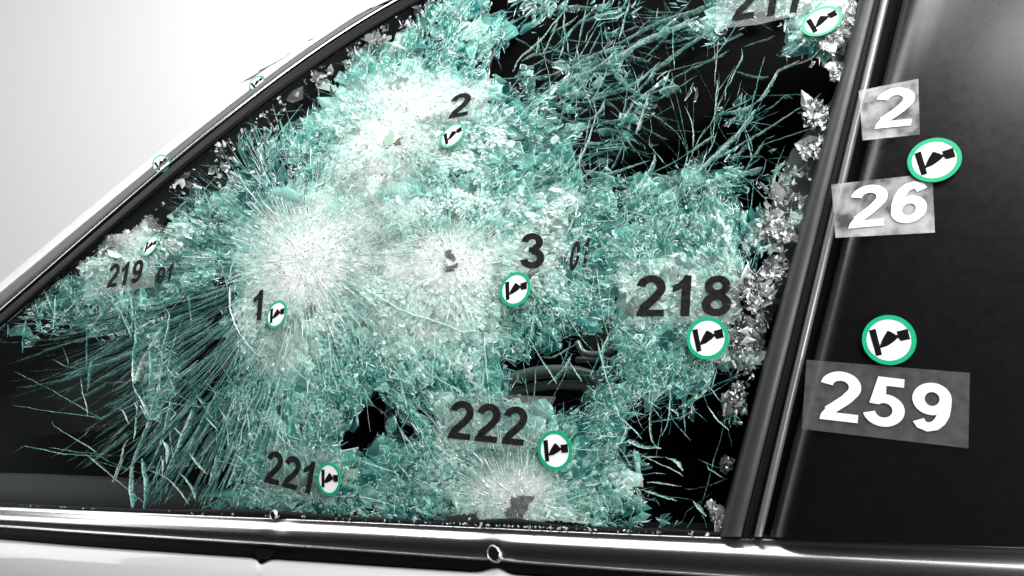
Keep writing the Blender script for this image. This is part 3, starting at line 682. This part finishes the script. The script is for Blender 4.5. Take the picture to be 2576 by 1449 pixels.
def crumbs(n):
    x = RNG.uniform(-20, 1800, n); x = np.where(RNG.random(n) < .4, 1300 + RNG.normal(0, 140, n), x); yb = np.interp(x, [p[0] for p in BELT_TOP], [p[1] for p in BELT_TOP])
    cs_, cb = pix_st(x, yb - 5, .003); sz = np.exp(RNG.normal(-6.9, .5, n))
    p0 = st_pt(cs_, cb, .003 + RNG.random(n) * .003)
    for i in range(n):
        k = 6; d = RNG.normal(0, 1, (k, 3)); d /= np.linalg.norm(d, axis=1)[:, None]; v_ = p0[i] + d * sz[i] * RNG.uniform(.6, 1.2, (k, 1))
        gr.V.append(v_); f_ = np.array([(0, 1, 2), (0, 2, 3), (0, 3, 4), (1, 2, 5), (2, 3, 5), (3, 4, 5), (0, 1, 4), (1, 4, 5)])
        gr.F.append(f_ + gr.n); gr.n += k; w = RNG.random()
        gr.T.append(np.clip((PALE * w + WHITE * (1 - w))[None] * RNG.uniform(.6, 1.1, (8, 1)), 0, .9)); gr.S.append(RNG.uniform(.35, .9, 8))
crumbs(150)
gr.build('crushed_glass', M_GRAIN, PANE)
# -- cracks through the clear areas
ck = Soup()
NODES = []
def crack(pts, wmm, white=.25, wiggle=2.0, off=-.002, grey=0.0):
    L_ = np.linalg.norm(np.diff(np.asarray(pts, float), axis=0), axis=1).sum(); n = max(6, int(L_ / 4))
    q = resample(pts, n); q = q + RNG.normal(0, wiggle * .16, q.shape) + np.stack([np.convolve(RNG.normal(0, wiggle * .8, n + 4), np.ones(5) / 5, 'valid') for _ in range(2)], -1)
    NODES.extend(map(tuple, q[::3]))
    ph = RNG.uniform(0, 1000); u = np.arange(n) * 4.0
    w = wmm * .00085 * (.45 + .8 * noise2(u + ph, u * 0, 60, 71)) * np.clip(np.minimum(np.arange(n), n - 1 - np.arange(n)) / 4, .3, 1)
    m_ = n - 1; g_ = np.full(m_, grey); var = (noise2(u + ph, u * 0 + 5, 16, 72)[:-1] - .5)
    cols = [tone(np.clip(white + .35 + var, 0, 1), g_, m_, .15), tone(np.clip(white + var * .7, 0, 1), g_, m_, .12), tone(np.clip(white - .1 + var * .7, 0, 1), g_, m_, .12)]
    base = RNG.normal(.62, .12)
    ck.strip(q[:, 0], q[:, 1], w, off, cols, [np.clip(RNG.normal(.8, .15, m_), .3, 1), np.clip(base + RNG.normal(0, .14, m_), .15, 1), np.clip(base - .15 + RNG.normal(0, .14, m_), .1, 1)])
Z3 = lambda L_, oy=0: [(1549.6 + a / 3, oy + b / 3) for a, b in L_]
Z2 = lambda L_, oy=0: [(905.6 + a / 3, oy + b / 3) for a, b in L_]
Z1 = lambda L_, oy=0: [(261.6 + a / 3, oy + b / 3) for a, b in L_]
TR = [  # traced: upper right, dark part
 (Z3([(0, 330), (120, 270), (240, 195), (400, 130), (520, 90), (660, 40), (740, 0)]), 7, .3), (Z3([(0, 420), (150, 330), (300, 250), (450, 190), (620, 120)]), 5, .45),
 (Z3([(0, 430), (60, 400), (200, 290), (330, 255)]), 6, .35), (Z3([(50, 770), (150, 690), (230, 610), (290, 520), (400, 430), (560, 320), (720, 215), (760, 205)]), 6, .3),
 (Z3([(0, 680), (110, 640), (270, 520), (330, 470)]), 3, .3), (Z3([(100, 0), (70, 120), (40, 220), (20, 300)]), 6, .3), (Z3([(100, 20), (160, 90), (210, 190), (230, 215)]), 3, .5),
 (Z3([(110, 60), (140, 180), (170, 220)]), 3, .3), (Z3([(0, 80), (110, 40), (230, 5)]), 3, .2), (Z3([(170, 390), (260, 410), (340, 440)]), 3, .6), (Z3([(0, 550), (80, 550), (140, 580)]), 3, .4),
 (Z3([(60, 600), (150, 590), (180, 560)]), 5, .15), (Z3([(210, 780), (270, 850), (380, 930), (440, 980), (490, 1050), (520, 1120)]), 3.2, .5), (Z3([(170, 740), (230, 745), (310, 730)]), 5, .2),
 (Z3([(320, 690), (380, 650), (470, 640), (485, 700)]), 9, .15), (Z3([(515, 800), (550, 870), (575, 950), (580, 1060), (580, 1110)]), 3.5, .5),
 (Z3([(770, 600), (755, 700), (750, 800), (735, 880), (700, 950), (640, 1030), (580, 1130), (540, 1250), (520, 1320)]), 4, .5), (Z3([(735, 880), (800, 850), (900, 830), (1000, 800), (1050, 780)]), 7, .2),
 (Z3([(560, 1150), (640, 1080), (740, 1010)]), 5, .4), (Z3([(600, 1300), (700, 1200), (800, 1110), (880, 1040), (960, 940), (1050, 820)]), 5, .5), (Z3([(640, 1270), (760, 1180), (930, 1110)]), 3.5, .35),
 (Z3([(1050, 780), (1110, 700), (1170, 610), (1230, 530), (1320, 480), (1390, 450)]), 6, .35), (Z3([(890, 540), (960, 550), (1040, 570), (1150, 580)]), 5, .35),
 (Z3([(940, 350), (950, 420), (920, 490), (890, 540), (860, 620), (830, 660), (820, 760)]), 3, .35), (Z3([(950, 600), (930, 660), (915, 730)]), 2.2, .25),
 (Z3([(0, 970), (60, 1020), (110, 1080), (150, 1130)]), 9, .35), (Z3([(150, 1130), (190, 1190), (235, 1250)]), 3, .6), (Z3([(130, 1449), (180, 1380), (230, 1310), (270, 1230), (290, 1160), (275, 1150)]), 12, .3),
 (Z3([(280, 1300), (360, 1320), (440, 1340), (500, 1390)]), 12, .45), (Z3([(310, 1180), (400, 1260), (500, 1330)]), 3, .3), (Z3([(520, 1340), (480, 1400), (470, 1449)]), 8, .3),
 (Z3([(500, 1400), (640, 1370), (760, 1340), (900, 1310), (1010, 1280), (1110, 1260)]), 11, .4), (Z3([(560, 1449), (700, 1380), (830, 1350)]), 8, .3), (Z3([(790, 1220), (840, 1260), (880, 1300)]), 8, .15),
 (Z3([(980, 1280), (1030, 1230), (1100, 1180)]), 4, .3), (Z3([(1190, 1300), (1220, 1260), (1290, 1220)]), 6, .4), (Z3([(1210, 1400), (1260, 1340), (1350, 1290), (1440, 1240)]), 4, .6, ), (Z3([(960, 350), (1080, 310), (1200, 265)]), 2.5, .1),
 (Z3([(230, 690), (420, 590), (640, 480), (860, 380)]), 2.2, .02), (Z3([(20, 940), (60, 880), (110, 800), (190, 720)]), 4, .2), (Z3([(250, 860), (265, 960), (260, 1030)]), 2, .2), (Z3([(0, 1290), (40, 1350), (150, 1310)]), 5, .3),
 (Z3([(760, 1000), (780, 920), (800, 850)]), 2, .25), (Z3([(690, 1170), (720, 1090), (760, 1000)]), 2.2, .3), (Z3([(1240, 740), (1290, 720), (1330, 740)]), 8, .25), (Z3([(1130, 1050), (1200, 1020)]), 2, .15), (Z3([(310, 60), (300, 160)]), 3, .3),
 # upper centre
 (Z2([(1550, 60), (1480, 150), (1400, 250), (1300, 350), (1200, 440), (1150, 540)]), 3.2, .6), (Z2([(1540, 90), (1535, 200), (1540, 300), (1500, 440)]), 2.5, .35), (Z2([(1250, 100), (1350, 70), (1500, 45), (1670, 40)]), 9, .25),
 (Z2([(1640, 40), (1740, 50), (1850, 60), (1890, 110)]), 6, .25), (Z2([(1640, 170), (1740, 130), (1850, 90)]), 5, .2), (Z2([(1800, 235), (1932, 250)]), 12, .15), (Z2([(1560, 520), (1660, 460), (1780, 400), (1932, 340)]), 11, .3),
 (Z2([(1170, 600), (1290, 580), (1440, 560)]), 11, .3), (Z2([(1440, 560), (1540, 520), (1650, 500), (1760, 510), (1850, 450), (1932, 380)]), 8, .35), (Z2([(1220, 460), (1320, 400), (1420, 450), (1550, 520)]), 6, .35),
 (Z2([(1350, 280), (1330, 390)]), 8, .3), (Z2([(1520, 720), (1620, 700), (1720, 690), (1830, 700)]), 13, .3), (Z2([(1360, 720), (1500, 620), (1640, 560), (1760, 520)]), 9, .3), (Z2([(1740, 550), (1932, 545)]), 4, .25),
 (Z2([(1700, 930), (1780, 860), (1850, 760)]), 4, .45), (Z2([(1650, 1080), (1740, 1070), (1840, 1070)]), 5, .4), (Z2([(1760, 990), (1850, 965), (1932, 980)]), 10, .3), (Z2([(1260, 900), (1340, 880), (1440, 920)]), 12, .4),
 (Z2([(1680, 1280), (1780, 1290), (1880, 1330), (1932, 1390)]), 13, .45), (Z2([(1340, 1370), (1420, 1330), (1560, 1330), (1680, 1290)]), 8, .5), (Z2([(1510, 1280), (1530, 1180), (1640, 1170), (1660, 1260)]), 6, .4),
 # lower right, dark
 (Z3([(20, 250), (100, 320), (200, 410)], 966), 3, .5), (Z3([(410, 30), (405, 160), (395, 260), (350, 390)], 966), 4, .55), (Z3([(270, 120), (250, 260), (260, 400), (300, 480)], 966), 7, .35), (Z3([(470, 270), (540, 220), (620, 190)], 966), 4, .5),
 (Z3([(0, 460), (80, 440), (180, 480), (340, 490)], 966), 11, .4), (Z3([(160, 620), (220, 570), (310, 555)], 966), 3, .75), (Z3([(180, 530), (300, 590), (430, 650), (510, 700)], 966), 4, .6), (Z3([(370, 550), (440, 590), (500, 660)], 966), 7, .35),
 (Z3([(190, 690), (290, 675), (380, 680)], 966), 3, .35), (Z3([(230, 740), (350, 755), (490, 775)], 966), 6, .45), (Z3([(520, 790), (620, 785), (760, 740), (840, 715)], 966), 5, .35), (Z3([(200, 800), (330, 850), (460, 880)], 966), 4, .4),
 (Z3([(180, 1040), (230, 1045), (270, 1020)], 966), 5, .85), (Z3([(585, 890), (620, 950), (680, 1000)], 966), 4, .8), (Z3([(530, 1090), (560, 1040), (590, 1000)], 966), 3, .4), (Z3([(690, 170), (750, 260), (850, 350)], 966), 3, .6), (Z3([(700, 20), (760, 100), (800, 140)], 966), 2.5, .6),
 (Z3([(80, 300), (60, 380), (20, 450)], 966), 8, .35), (Z3([(380, 180), (460, 230), (470, 270)], 966), 5, .4),
 # cracked lower centre round the dashboard trim
 (Z2([(1290, 1230), (1500, 1120), (1720, 1020), (1850, 980)], 483), 7, .3), (Z2([(1260, 1070), (1310, 1170), (1340, 1220), (1480, 1449)], 483), 5, .5), (Z2([(1010, 1210), (1100, 1190), (1260, 1140)], 483), 4, .3), (Z2([(1560, 930), (1660, 1090), (1760, 1200)], 483), 4, .3),
 (Z2([(1350, 1230), (1450, 1240), (1560, 1180), (1640, 1140)], 483), 3, .5), (Z2([(1420, 1449), (1530, 1330), (1600, 1220)], 483), 9, .45), (Z2([(1040, 1270), (1060, 1340), (1090, 1420)], 483), 4, .2), (Z2([(1560, 1260), (1640, 1380), (1670, 1430)], 483), 4, .4), (Z2([(1730, 1390), (1800, 1240), (1880, 1060)], 483), 4, .15),
 # left and lower left blades
 (Z1([(450, 830), (600, 790), (740, 740), (940, 690)], 483), 8, .1), (Z1([(460, 1010), (600, 930), (760, 860), (930, 800)], 483), 9, .12), (Z1([(400, 1290), (520, 1180), (700, 1080), (960, 980)], 483), 6, .15), (Z1([(540, 1180), (640, 1130), (850, 1010), (930, 985)], 483), 4, .3),
 (Z1([(560, 1400), (700, 1300), (880, 1180), (990, 1090)], 483), 9, .12), (Z1([(220, 1449), (260, 1300), (330, 1180), (430, 1020)], 483), 9, .6, 2, -.003, .8), (Z1([(230, 960), (230, 1090), (210, 1300), (215, 1449)], 483), 7, .2), (Z1([(340, 1200), (340, 1449)], 483), 11, .2),
 (Z1([(215, 0), (260, 100), (310, 200), (350, 260)], 966), 4, .7), (Z1([(30, 170), (130, 200), (190, 300)], 966), 4, .7), (Z1([(230, 140), (250, 195)], 966), 4, .8), (Z1([(410, 0), (360, 150), (330, 280), (240, 500), (200, 640), (190, 780), (210, 940)], 966), 8, .35),
 (Z1([(500, 120), (440, 380), (370, 560), (320, 650)], 966), 9, .18), (Z1([(700, 120), (600, 330), (530, 520), (450, 680)], 966), 10, .2), (Z1([(860, 40), (720, 290), (640, 460), (560, 570)], 966), 10, .22), (Z1([(1000, 60), (880, 340), (780, 470), (730, 540)], 966), 8, .25),
 (Z1([(280, 560), (300, 760), (300, 940)], 966), 10, .2), (Z1([(460, 700), (540, 780), (640, 910)], 966), 4, .6), (Z1([(560, 660), (640, 760), (690, 880)], 966), 4, .4), (Z1([(640, 520), (700, 610), (770, 680)], 966), 6, .7), (Z1([(530, 330), (580, 390)], 966), 4, .85), (Z1([(770, 260), (860, 360)], 966), 3, .6),
 (Z1([(870, 180), (900, 250), (890, 290)], 966), 4, .8), (Z1([(440, 420), (465, 520), (470, 600)], 966), 4, .8), (Z1([(60, 740), (110, 600), (150, 460), (210, 400)], 966), 4, .25, 2, -.002, 1.0), (Z1([(430, 540), (440, 690)], 966), 3, .7, 2, -.002, .7),
 (Z1([(880, 450), (830, 600), (790, 760)], 966), 8, .22), (Z1([(980, 440), (930, 560), (900, 660)], 966), 8, .15),
]
for c in TR: crack(c[0], c[1] * 1.3, min(c[2] + .12, .9), *c[3:])
# long ripple ridges across the pale centre
for p, w_ in [(Z2([(0, 700), (150, 800), (320, 890), (480, 950), (640, 1000), (780, 1050), (900, 1050)], 483), 3), (Z1([(940, 650), (960, 550), (1010, 480)], 483), 3), (Z1([(950, 700), (940, 850), (985, 1000), (1060, 1120), (1190, 1240), (1390, 1170)], 483), 4),
              (Z2([(560, 1010), (560, 1200), (540, 1449)], 483), 2.5), (Z2([(930, 1050), (945, 1250), (960, 1449)], 483), 3), (Z2([(1010, 1060), (990, 1000), (1100, 960), (1300, 970)], 483), 2.5), (Z1([(1600, 640), (1750, 820), (1932, 1010)], 483), 3), (Z1([(1250, 220), (1450, 420)], 483), 3), (Z1([(760, 80), (1000, 240)], 483), 2.5)]:
    crack(p, w_, .95, 2.5, -.0006)
# random branching cracks that follow the radial and ring directions
def wander(n, minl, maxl, wmm, sel, white, branch=.75):
    made = 0; grid = {}
    for p in NODES: grid.setdefault((int(p[0] // 8), int(p[1] // 8)), 1)
    for _ in range(n * 6):
        if made >= n: break
        if NODES and RNG.random() < branch:
            X, Y = NODES[RNG.integers(len(NODES))]
        else:
            X, Y = RNG.uniform(-40, 2200), RNG.uniform(-60, 1345)
        XA, YA = np.array([X]), np.array([Y])
        if not inside(XA, YA)[0]: continue
        f = field(XA, YA)[0]
        if not (sel[0] < f[0] < sel[1]) or f[2] > .5: continue
        a, r = direction(XA, YA); a = a[0] + (math.pi / 2 if RNG.random() < .35 else 0) + (math.pi if RNG.random() < .3 else 0) + RNG.normal(0, .45)
        L_ = RNG.uniform(minl, maxl); pts = [(X, Y)]; bend = RNG.normal(0, .012)
        for k_ in range(max(3, int(L_ / 12))):
            a += bend + RNG.normal(0, .03) + (RNG.normal(0, .55) if RNG.random() < .09 else 0)
            q = (pts[-1][0] + 12 * math.cos(a), pts[-1][1] + 12 * math.sin(a))
            if not inside(np.array([q[0]]), np.array([q[1]]))[0]: break
            pts.append(q)
            if k_ > 3 and (int(q[0] // 8), int(q[1] // 8)) in grid and RNG.random() < .6: break      # runs into another crack and stops
        if len(pts) > 3:
            made += 1; m0 = len(NODES); crack(pts, wmm * RNG.uniform(.4, 1.4), white + RNG.normal(0, .15), 1.2, -.0015 - RNG.random() * .006)
            for p in NODES[m0:]: grid.setdefault((int(p[0] // 8), int(p[1] // 8)), 1)
wander(95, 90, 320, 3.0, (.0, .42), .42)
wander(600, 40, 200, 4.0, (.4, .85), .25)
wander(1500, 40, 170, 1.8, (.85, 2), .75)
# the long blades that fan down and to the left from the first crater
def blades(c, n, r0, r1, a0, a1, white, wmm):
    for _ in range(n):
        a = math.radians(RNG.uniform(a0, a1)); r = RNG.uniform(r0, r1); L_ = RNG.uniform(70, 240); bend = RNG.normal(.07, .09)
        rr = np.linspace(r, r + L_, 8); aa = a + bend * ((rr - r0) / 600) ** 1.5
        x, y = c[0] + rr * np.cos(aa), c[1] + rr * np.sin(aa)
        k = inside(x, y)
        if k.sum() < 4: continue
        crack(list(zip(x[k], y[k])), wmm * RNG.uniform(.4, 1.6), white + RNG.normal(0, .15), 1.2, -.002 - RNG.random() * .012)
blades(IMPACTS[0], 520, 170, 520, 98, 192, .3, 4.6)
blades(IMPACTS[0], 160, 170, 500, 98, 192, .7, 1.2)
blades(IMPACTS[0], 170, 380, 620, 112, 190, .2, 4.5)
blades(IMPACTS[0], 160, 180, 430, 192, 250, .3, 3.0)
blades(IMPACTS[8], 16, 10, 200, 190, 350, .35, 1.6)
ck.build('cracks', M_CRACK, PANE)

# refracted ghosts of the prints, painted as dark digits inside the laminate
def refracted_print(text, bl_, br_, tl_):
    fm = px_affine(bl_, br_, tl_)
    for i, ch in enumerate(text):
        o = digit_mesh(ch, fm, i * .5, .75, -.0019, .0002, M_INK, PANE); o.name = 'refracted_print'
LATER = [('01', (1428, 684), (1482, 668), (1440, 610)), ('01', (390, 716), (436, 706), (398, 672))]
# holes punched where the bullets struck
def jag(poly, amp):
    p = np.array(poly, float); o = []
    for a_, b_ in zip(p, np.roll(p, -1, 0)):
        k = max(2, int(np.linalg.norm(b_ - a_) / 5))
        for u in np.arange(k) / k: o.append(a_ + (b_ - a_) * u + RNG.normal(0, amp, 2))
    return o
def pit(poly, m_): slab('bullet_mark', jag(poly, 2.2), -.0008, .002, m_, PANE)
M_PIT = mat('bullet_pit_grey', (.05, .053, .05), .7, bump=(400, .8), mottled=(260, (.14, .15, .14)))
M_PITG = mat('bullet_pit_green', (.25, .36, .29), .6)
pit(Z2([(170, 1085), (190, 1040), (225, 1000), (255, 995), (260, 1040), (235, 1090), (205, 1115)]), M_PITG)
pit(Z2([(245, 1080), (300, 1030), (320, 1040), (300, 1080), (260, 1095)]), M_PIT)
pit(Z2([(640, 480), (660, 440), (690, 430), (680, 460), (715, 490), (700, 520), (660, 500)], 483), M_PIT)
pit(Z2([(630, 580), (680, 555), (740, 545), (700, 585), (640, 595)], 483), M_PIT)
pit(Z2([(1085, 970), (1120, 925), (1145, 930), (1140, 850), (1180, 860), (1210, 850), (1270, 840), (1320, 850), (1280, 900), (1230, 990), (1225, 1035), (1130, 1030)], 966), M_PIT)
pit(Z2([(660, 990), (880, 975), (900, 1040), (620, 1050)], 966), M_SATIN)
pit(Z2([(1395, 1035), (1590, 1045), (1700, 1075), (1395, 1065)], 966), M_RUBBER)

# ------------------------------------------------------------------ stickers and number labels
def px_affine(bl_, br_, tl_):
    bl_, br_, tl_ = map(np.array, (bl_, br_, tl_))
    return lambda u, v_: (bl_[0] + u * (br_[0] - bl_[0]) + v_ * (tl_[0] - bl_[0]), bl_[1] + u * (br_[1] - bl_[1]) + v_ * (tl_[1] - bl_[1]))

def arc(cx_, cy_, rx, ry, a0, a1, n=20):
    return [(cx_ + rx * math.cos(math.radians(a)), cy_ + ry * math.sin(math.radians(a))) for a in np.linspace(a0, a1, n)]
SW = .185                                   # stroke width of the bold digits (cap height = 1, width about .6)
def stroke(path, w=SW):
    p = np.array(path, float); t = np.gradient(p, axis=0); t /= np.linalg.norm(t, axis=1)[:, None] + 1e-9
    nrm = np.stack([-t[:, 1], t[:, 0]], -1); w = np.broadcast_to(np.asarray(w, float), (len(p),))[:, None]
    return p + nrm * w / 2, p - nrm * w / 2
h_ = SW / 2
def digit(d):
    """list of strips (left line, right line) or polygons in a box of width .6, height 1"""
    if d == '2':
        top = arc(.30, .70, .215, .215, 172, -28, 26)
        tail = [(.455, .545), (.40, .46), (.32, .37), (.22, .265), (.15, .19)]
        A, B = stroke(top + tail[0:], SW)
        return [('s', A, B), ('p', [(.02, 0), (.595, 0), (.595, .165), (.0 + .21, .165), (.10, .235), (.035, .11)])]
    if d == '3':
        return [('s',) + stroke(arc(.285, .735, .185, .175, 175, -80, 24), SW * .95), ('s',) + stroke(arc(.285, .29, .215, .205, 95, -172, 28), SW), ('p', [(.2, .46), (.2, .60), (.33, .60), (.36, .46)])]
    if d == '1':
        return [('p', [(.25, 0), (.44, 0), (.44, 1), (.30, 1), (.25, .90), (.16, .80), (.06, .745), (.06, .58), (.17, .625), (.25, .69)])]
    if d == '8':
        return [('s',) + stroke(arc(.30, .735, .185, .175, 0, 360, 36), SW * .92), ('s',) + stroke(arc(.30, .285, .215, .20, 0, 360, 40), SW)]
    if d == '9':
        return [('s',) + stroke(arc(.30, .67, .205, .235, 0, 360, 40), SW), ('s',) + stroke([(.505, .67), (.505, .52), (.49, .36), (.44, .22), (.37, .13), (.27, .092), (.17, .13), (.12, .22)], SW)]
    if d == '6':
        return [('s',) + stroke(arc(.30, .33, .205, .235, 0, 360, 40), SW), ('s',) + stroke([(.095, .33), (.095, .48), (.11, .64), (.16, .78), (.23, .87), (.33, .908), (.43, .87), (.48, .78)], SW)]
    if d == '5':
        return [('p', [(.12, .50), (.30, .50), (.29, .83), (.18, .83)]), ('p', [(.17, 1), (.555, 1), (.555, .83), (.17, .83)]), ('p', [(.055, .45), (.20, .435), (.29, .52), (.20, 1), (.16, 1)]),
                ('s',) + stroke(arc(.28, .325, .225, .24, 130, -165, 30), SW)]
    if d == '0':
        return [('s',) + stroke(arc(.30, .5, .205, .41, 0, 360, 40), SW)]
    if d == '7':
        return [('p', [(.03, 1), (.585, 1), (.585, .83), (.03, .83)]), ('s',) + stroke([(.50, .86), (.40, .70), (.31, .50), (.25, .28), (.23, .0)], SW)]
    return []
def digit_mesh(d, fmap, u0, us, off, thick, material, parent, vmin=-9):
    V, Fc = [], []
    def add(uv, faces):
        b = len(V); uv = np.array(uv)
        X, Y = fmap(u0 + uv[:, 0] * us, uv[:, 1])
        st = pix_st(X, Y, off)
        top_, bot = st_pt(*st, off), st_pt(*st, off - thick); n = len(uv)
        V.extend(top_); V.extend(bot)
        for f in faces:
            Fc.append(tuple(b + i for i in f)); Fc.append(tuple(b + n + i for i in reversed(f)))
    lay = 0
    for it in digit(d):
        if it[0] == 's':
            A, B = it[1], it[2]; n = len(A); add(np.vstack([A, B]), [(i, i + 1, n + i + 1, n + i) for i in range(n - 1)])
        else: add(it[1], [tuple(range(len(it[1])))])
        off = off + .00003
    return link('digit', V, Fc, material, parent)

def number_label(text, bl_, br_, tl_, tape, label, white=False, off=.0006, tape_mat=None, cond=1.0, base=0.0):
    c = hit(np.mean([p[0] for p in tape]), np.mean([p[1] for p in tape]), base)
    e = empty('number_label', tuple(c), label, 'label', 'number labels stuck on the car')
    slab('tape', tape, base + off, .0002, tape_mat or (M_TAPE if not white else M_TAPE_G), e)
    n = len(text); fm = px_affine(bl_, br_, tl_)
    # digits advance: .667 of the cap height in the label's own frame
    W_ = .6 * n + .09 * (n - 1); 
    for i, ch in enumerate(text):
        digit_mesh(ch, fm, (i * .69 + (0.07 if n == 1 and ch == '1' else 0)) / W_, 1 / W_, base + off + .0003, .0002, M_WPRINT if white else M_INK, e)
    return e

number_label('217', (1838, 52), (2030, 27), (1852, -40), [(1802, -70), (1800, 73), (1905, 62), (2040, 30), (2085, -20), (2080, -95)], 'clear tape label with black number 217 at the top of the window')
number_label('2', (1125.6, 299), (1176, 289), (1137, 240), [(1090, 205), (1234, 200), (1222, 290), (1115, 308)], 'clear tape label with the single black digit 2 in the upper middle of the window')
number_label('3', (1310, 676), (1370, 674), (1310, 587), [(1290, 572), (1419, 548), (1430, 625), (1395, 690), (1296, 694)], 'clear tape label with the single black digit 3 in the middle of the window')
number_label('218', (1597, 796), (1837, 795), (1603, 693), [(1557, 655), (1850, 640), (1866, 806), (1557, 818)], 'clear tape label with large black number 218 near the black pillar')
number_label('219', (266, 725), (352, 710), (278, 666), [(215, 668), (392, 640), (388, 722), (215, 748)], 'clear tape label with black number 219 at the front end of the window')
number_label('1', (626, 806), (662, 805), (632, 730), [(606, 722), (700, 690), (716, 800), (613, 828)], 'clear tape label with the single black digit 1 left of the big white crater')
number_label('221', (662, 1212), (790, 1246), (676, 1131), [(676, 1109), (858, 1139), (846, 1272), (655, 1240)], 'clear tape label with slanting black number 221 above the polished trim')
number_label('222', (1123, 1102), (1317, 1122), (1136, 1006), [(1102, 986), (1399, 998), (1336, 1134), (1092, 1123)], 'clear tape label with black number 222 above the bullet hole at the window foot')
for q in LATER: refracted_print(*q)
PB = .0141
number_label('2', (2197, 324), (2292, 315), (2209, 226), [(2160, 228), (2310, 198), (2314, 338), (2170, 353)], 'mottled white tape label with one white digit 2, highest on the black pillar', True, tape_mat=M_TAPE_W, base=PB)
number_label('26', (2131, 575), (2328, 557), (2144, 470), [(2091, 464), (2345, 436), (2352, 585), (2102, 598)], 'dark tape label with white number 26, second from the top on the black pillar', True, tape_mat=M_TAPE_W, base=PB)
number_label('259', (2058, 1053), (2388, 1092), (2068, 930), [(2029, 905), (2440, 938), (2436, 1128), (2017, 1079)], 'dark grey tape label with large white number 259, lowest on the black pillar', True, base=PB)

def round_sticker(px, py, label, r=.015, rotz=0.0, base=0.0, axes=None):
    off = base + .0014
    s, t = pix_st(px, py, off)
    e = empty('round_sticker', tuple(st_pt(s, t, base)), label, 'sticker', 'round green bullet stickers')
    ca, sa = math.cos(rotz), math.sin(rotz)
    def pt(u, v_, o):
        u, v_ = np.asarray(u, float), np.asarray(v_, float)
        if axes is not None:
            return hit(px + u * axes[0][0] + v_ * axes[1][0], py + u * axes[0][1] + v_ * axes[1][1], o)
        return st_pt(s + r * (u * ca - v_ * sa), t + r * (u * sa + v_ * ca), o)
    th = np.linspace(0, 2 * math.pi, 56, endpoint=False); n = 56
    def poly(name, uv, o, thick, m_):
        uv = np.array(uv); k = len(uv); V = np.vstack([pt(uv[:, 0], uv[:, 1], o), pt(uv[:, 0], uv[:, 1], o - thick)])
        link(name, V, [tuple(range(k)), tuple(range(2 * k - 1, k - 1, -1))] + [(i, i + k, (i + 1) % k + k, (i + 1) % k) for i in range(k)], m_, e)
    poly('disc', np.c_[.93 * np.cos(th), .93 * np.sin(th)], off, .0003, M_DISC)
    V = np.vstack([pt(rr * np.cos(th), rr * np.sin(th), o) for rr, o in ((1, off - .0003), (1, off + .0002), (.825, off + .0002), (.825, off - .0003))])
    link('ring', V, [(k * n + i, k * n + (i + 1) % n, (k + 1) % 4 * n + (i + 1) % n, (k + 1) % 4 * n + i) for k in range(3) for i in range(n)], M_RING, e)
    poly('target_bar', [(-.68, .45), (-.43, .5), (-.32, -.56), (-.54, -.60)], off + .0003, .0003, M_SBLK)
    poly('bullet', [(-.39, -.30), (-.30, -.10), (-.18, .12), (0, .37), (.09, .33), (.24, .22), (.30, .15), (.36, .15), (.36, .08), (.23, -.05), (.08, -.14), (-.10, -.24)], off + .0003, .0003, M_SBLK)
    poly('cartridge', [(.33, .30), (.73, .37), (.78, -.05), (.44, -.09), (.36, .06), (.24, .10), (.24, .17), (.36, .16)], off + .0003, .0003, M_SBLK)
S_ = 1 / 1.4907
round_sticker(3081.5 * S_, 78.5 * S_, 'round green-ringed bullet sticker right of the number 217 at the top of the window', rotz=.18)
round_sticker(1696 * S_, 507 * S_, 'round green-ringed bullet sticker below the single digit 2 in the upper window', rotz=.25)
round_sticker(1931.5 * S_, 1084.5 * S_, 'round green-ringed bullet sticker below the single digit 3 in the middle of the window', rotz=-.05)
round_sticker(2652.5 * S_, 1268 * S_, 'large round green-ringed bullet sticker below the number 218', rotz=.0, r=.0152)
round_sticker(563.5 * S_, 921 * S_, 'small round green-ringed bullet sticker above the number 219 at the front of the window', rotz=.05)
round_sticker(1037 * S_, 1178.5 * S_, 'narrow round green-ringed bullet sticker right of the single digit 1', rotz=.0)
round_sticker(1233.5 * S_, 1796 * S_, 'round green-ringed bullet sticker touching the end of the number 221', rotz=-.18)
round_sticker(2080.8 * S_, 1689 * S_, 'round green-ringed bullet sticker to the lower right of the number 222', rotz=-.1)
round_sticker(2236, 855, 'round green-ringed bullet sticker on the black pillar just above the number 259', rotz=.0, base=PB + .001)
round_sticker(2350, 402, 'round green-ringed bullet sticker at the far right, between the upper labels', rotz=.0, base=PB + .001)
round_sticker(405, 411.5, 'narrow green-ringed bullet sticker on the front roof pillar, lower of the two there', axes=((20, -11), (-9, -20)), base=.001)
round_sticker(646, 208, 'narrow green-ringed bullet sticker on the front roof pillar, upper of the two there', axes=((19, -13), (-6, -13)), base=.000)
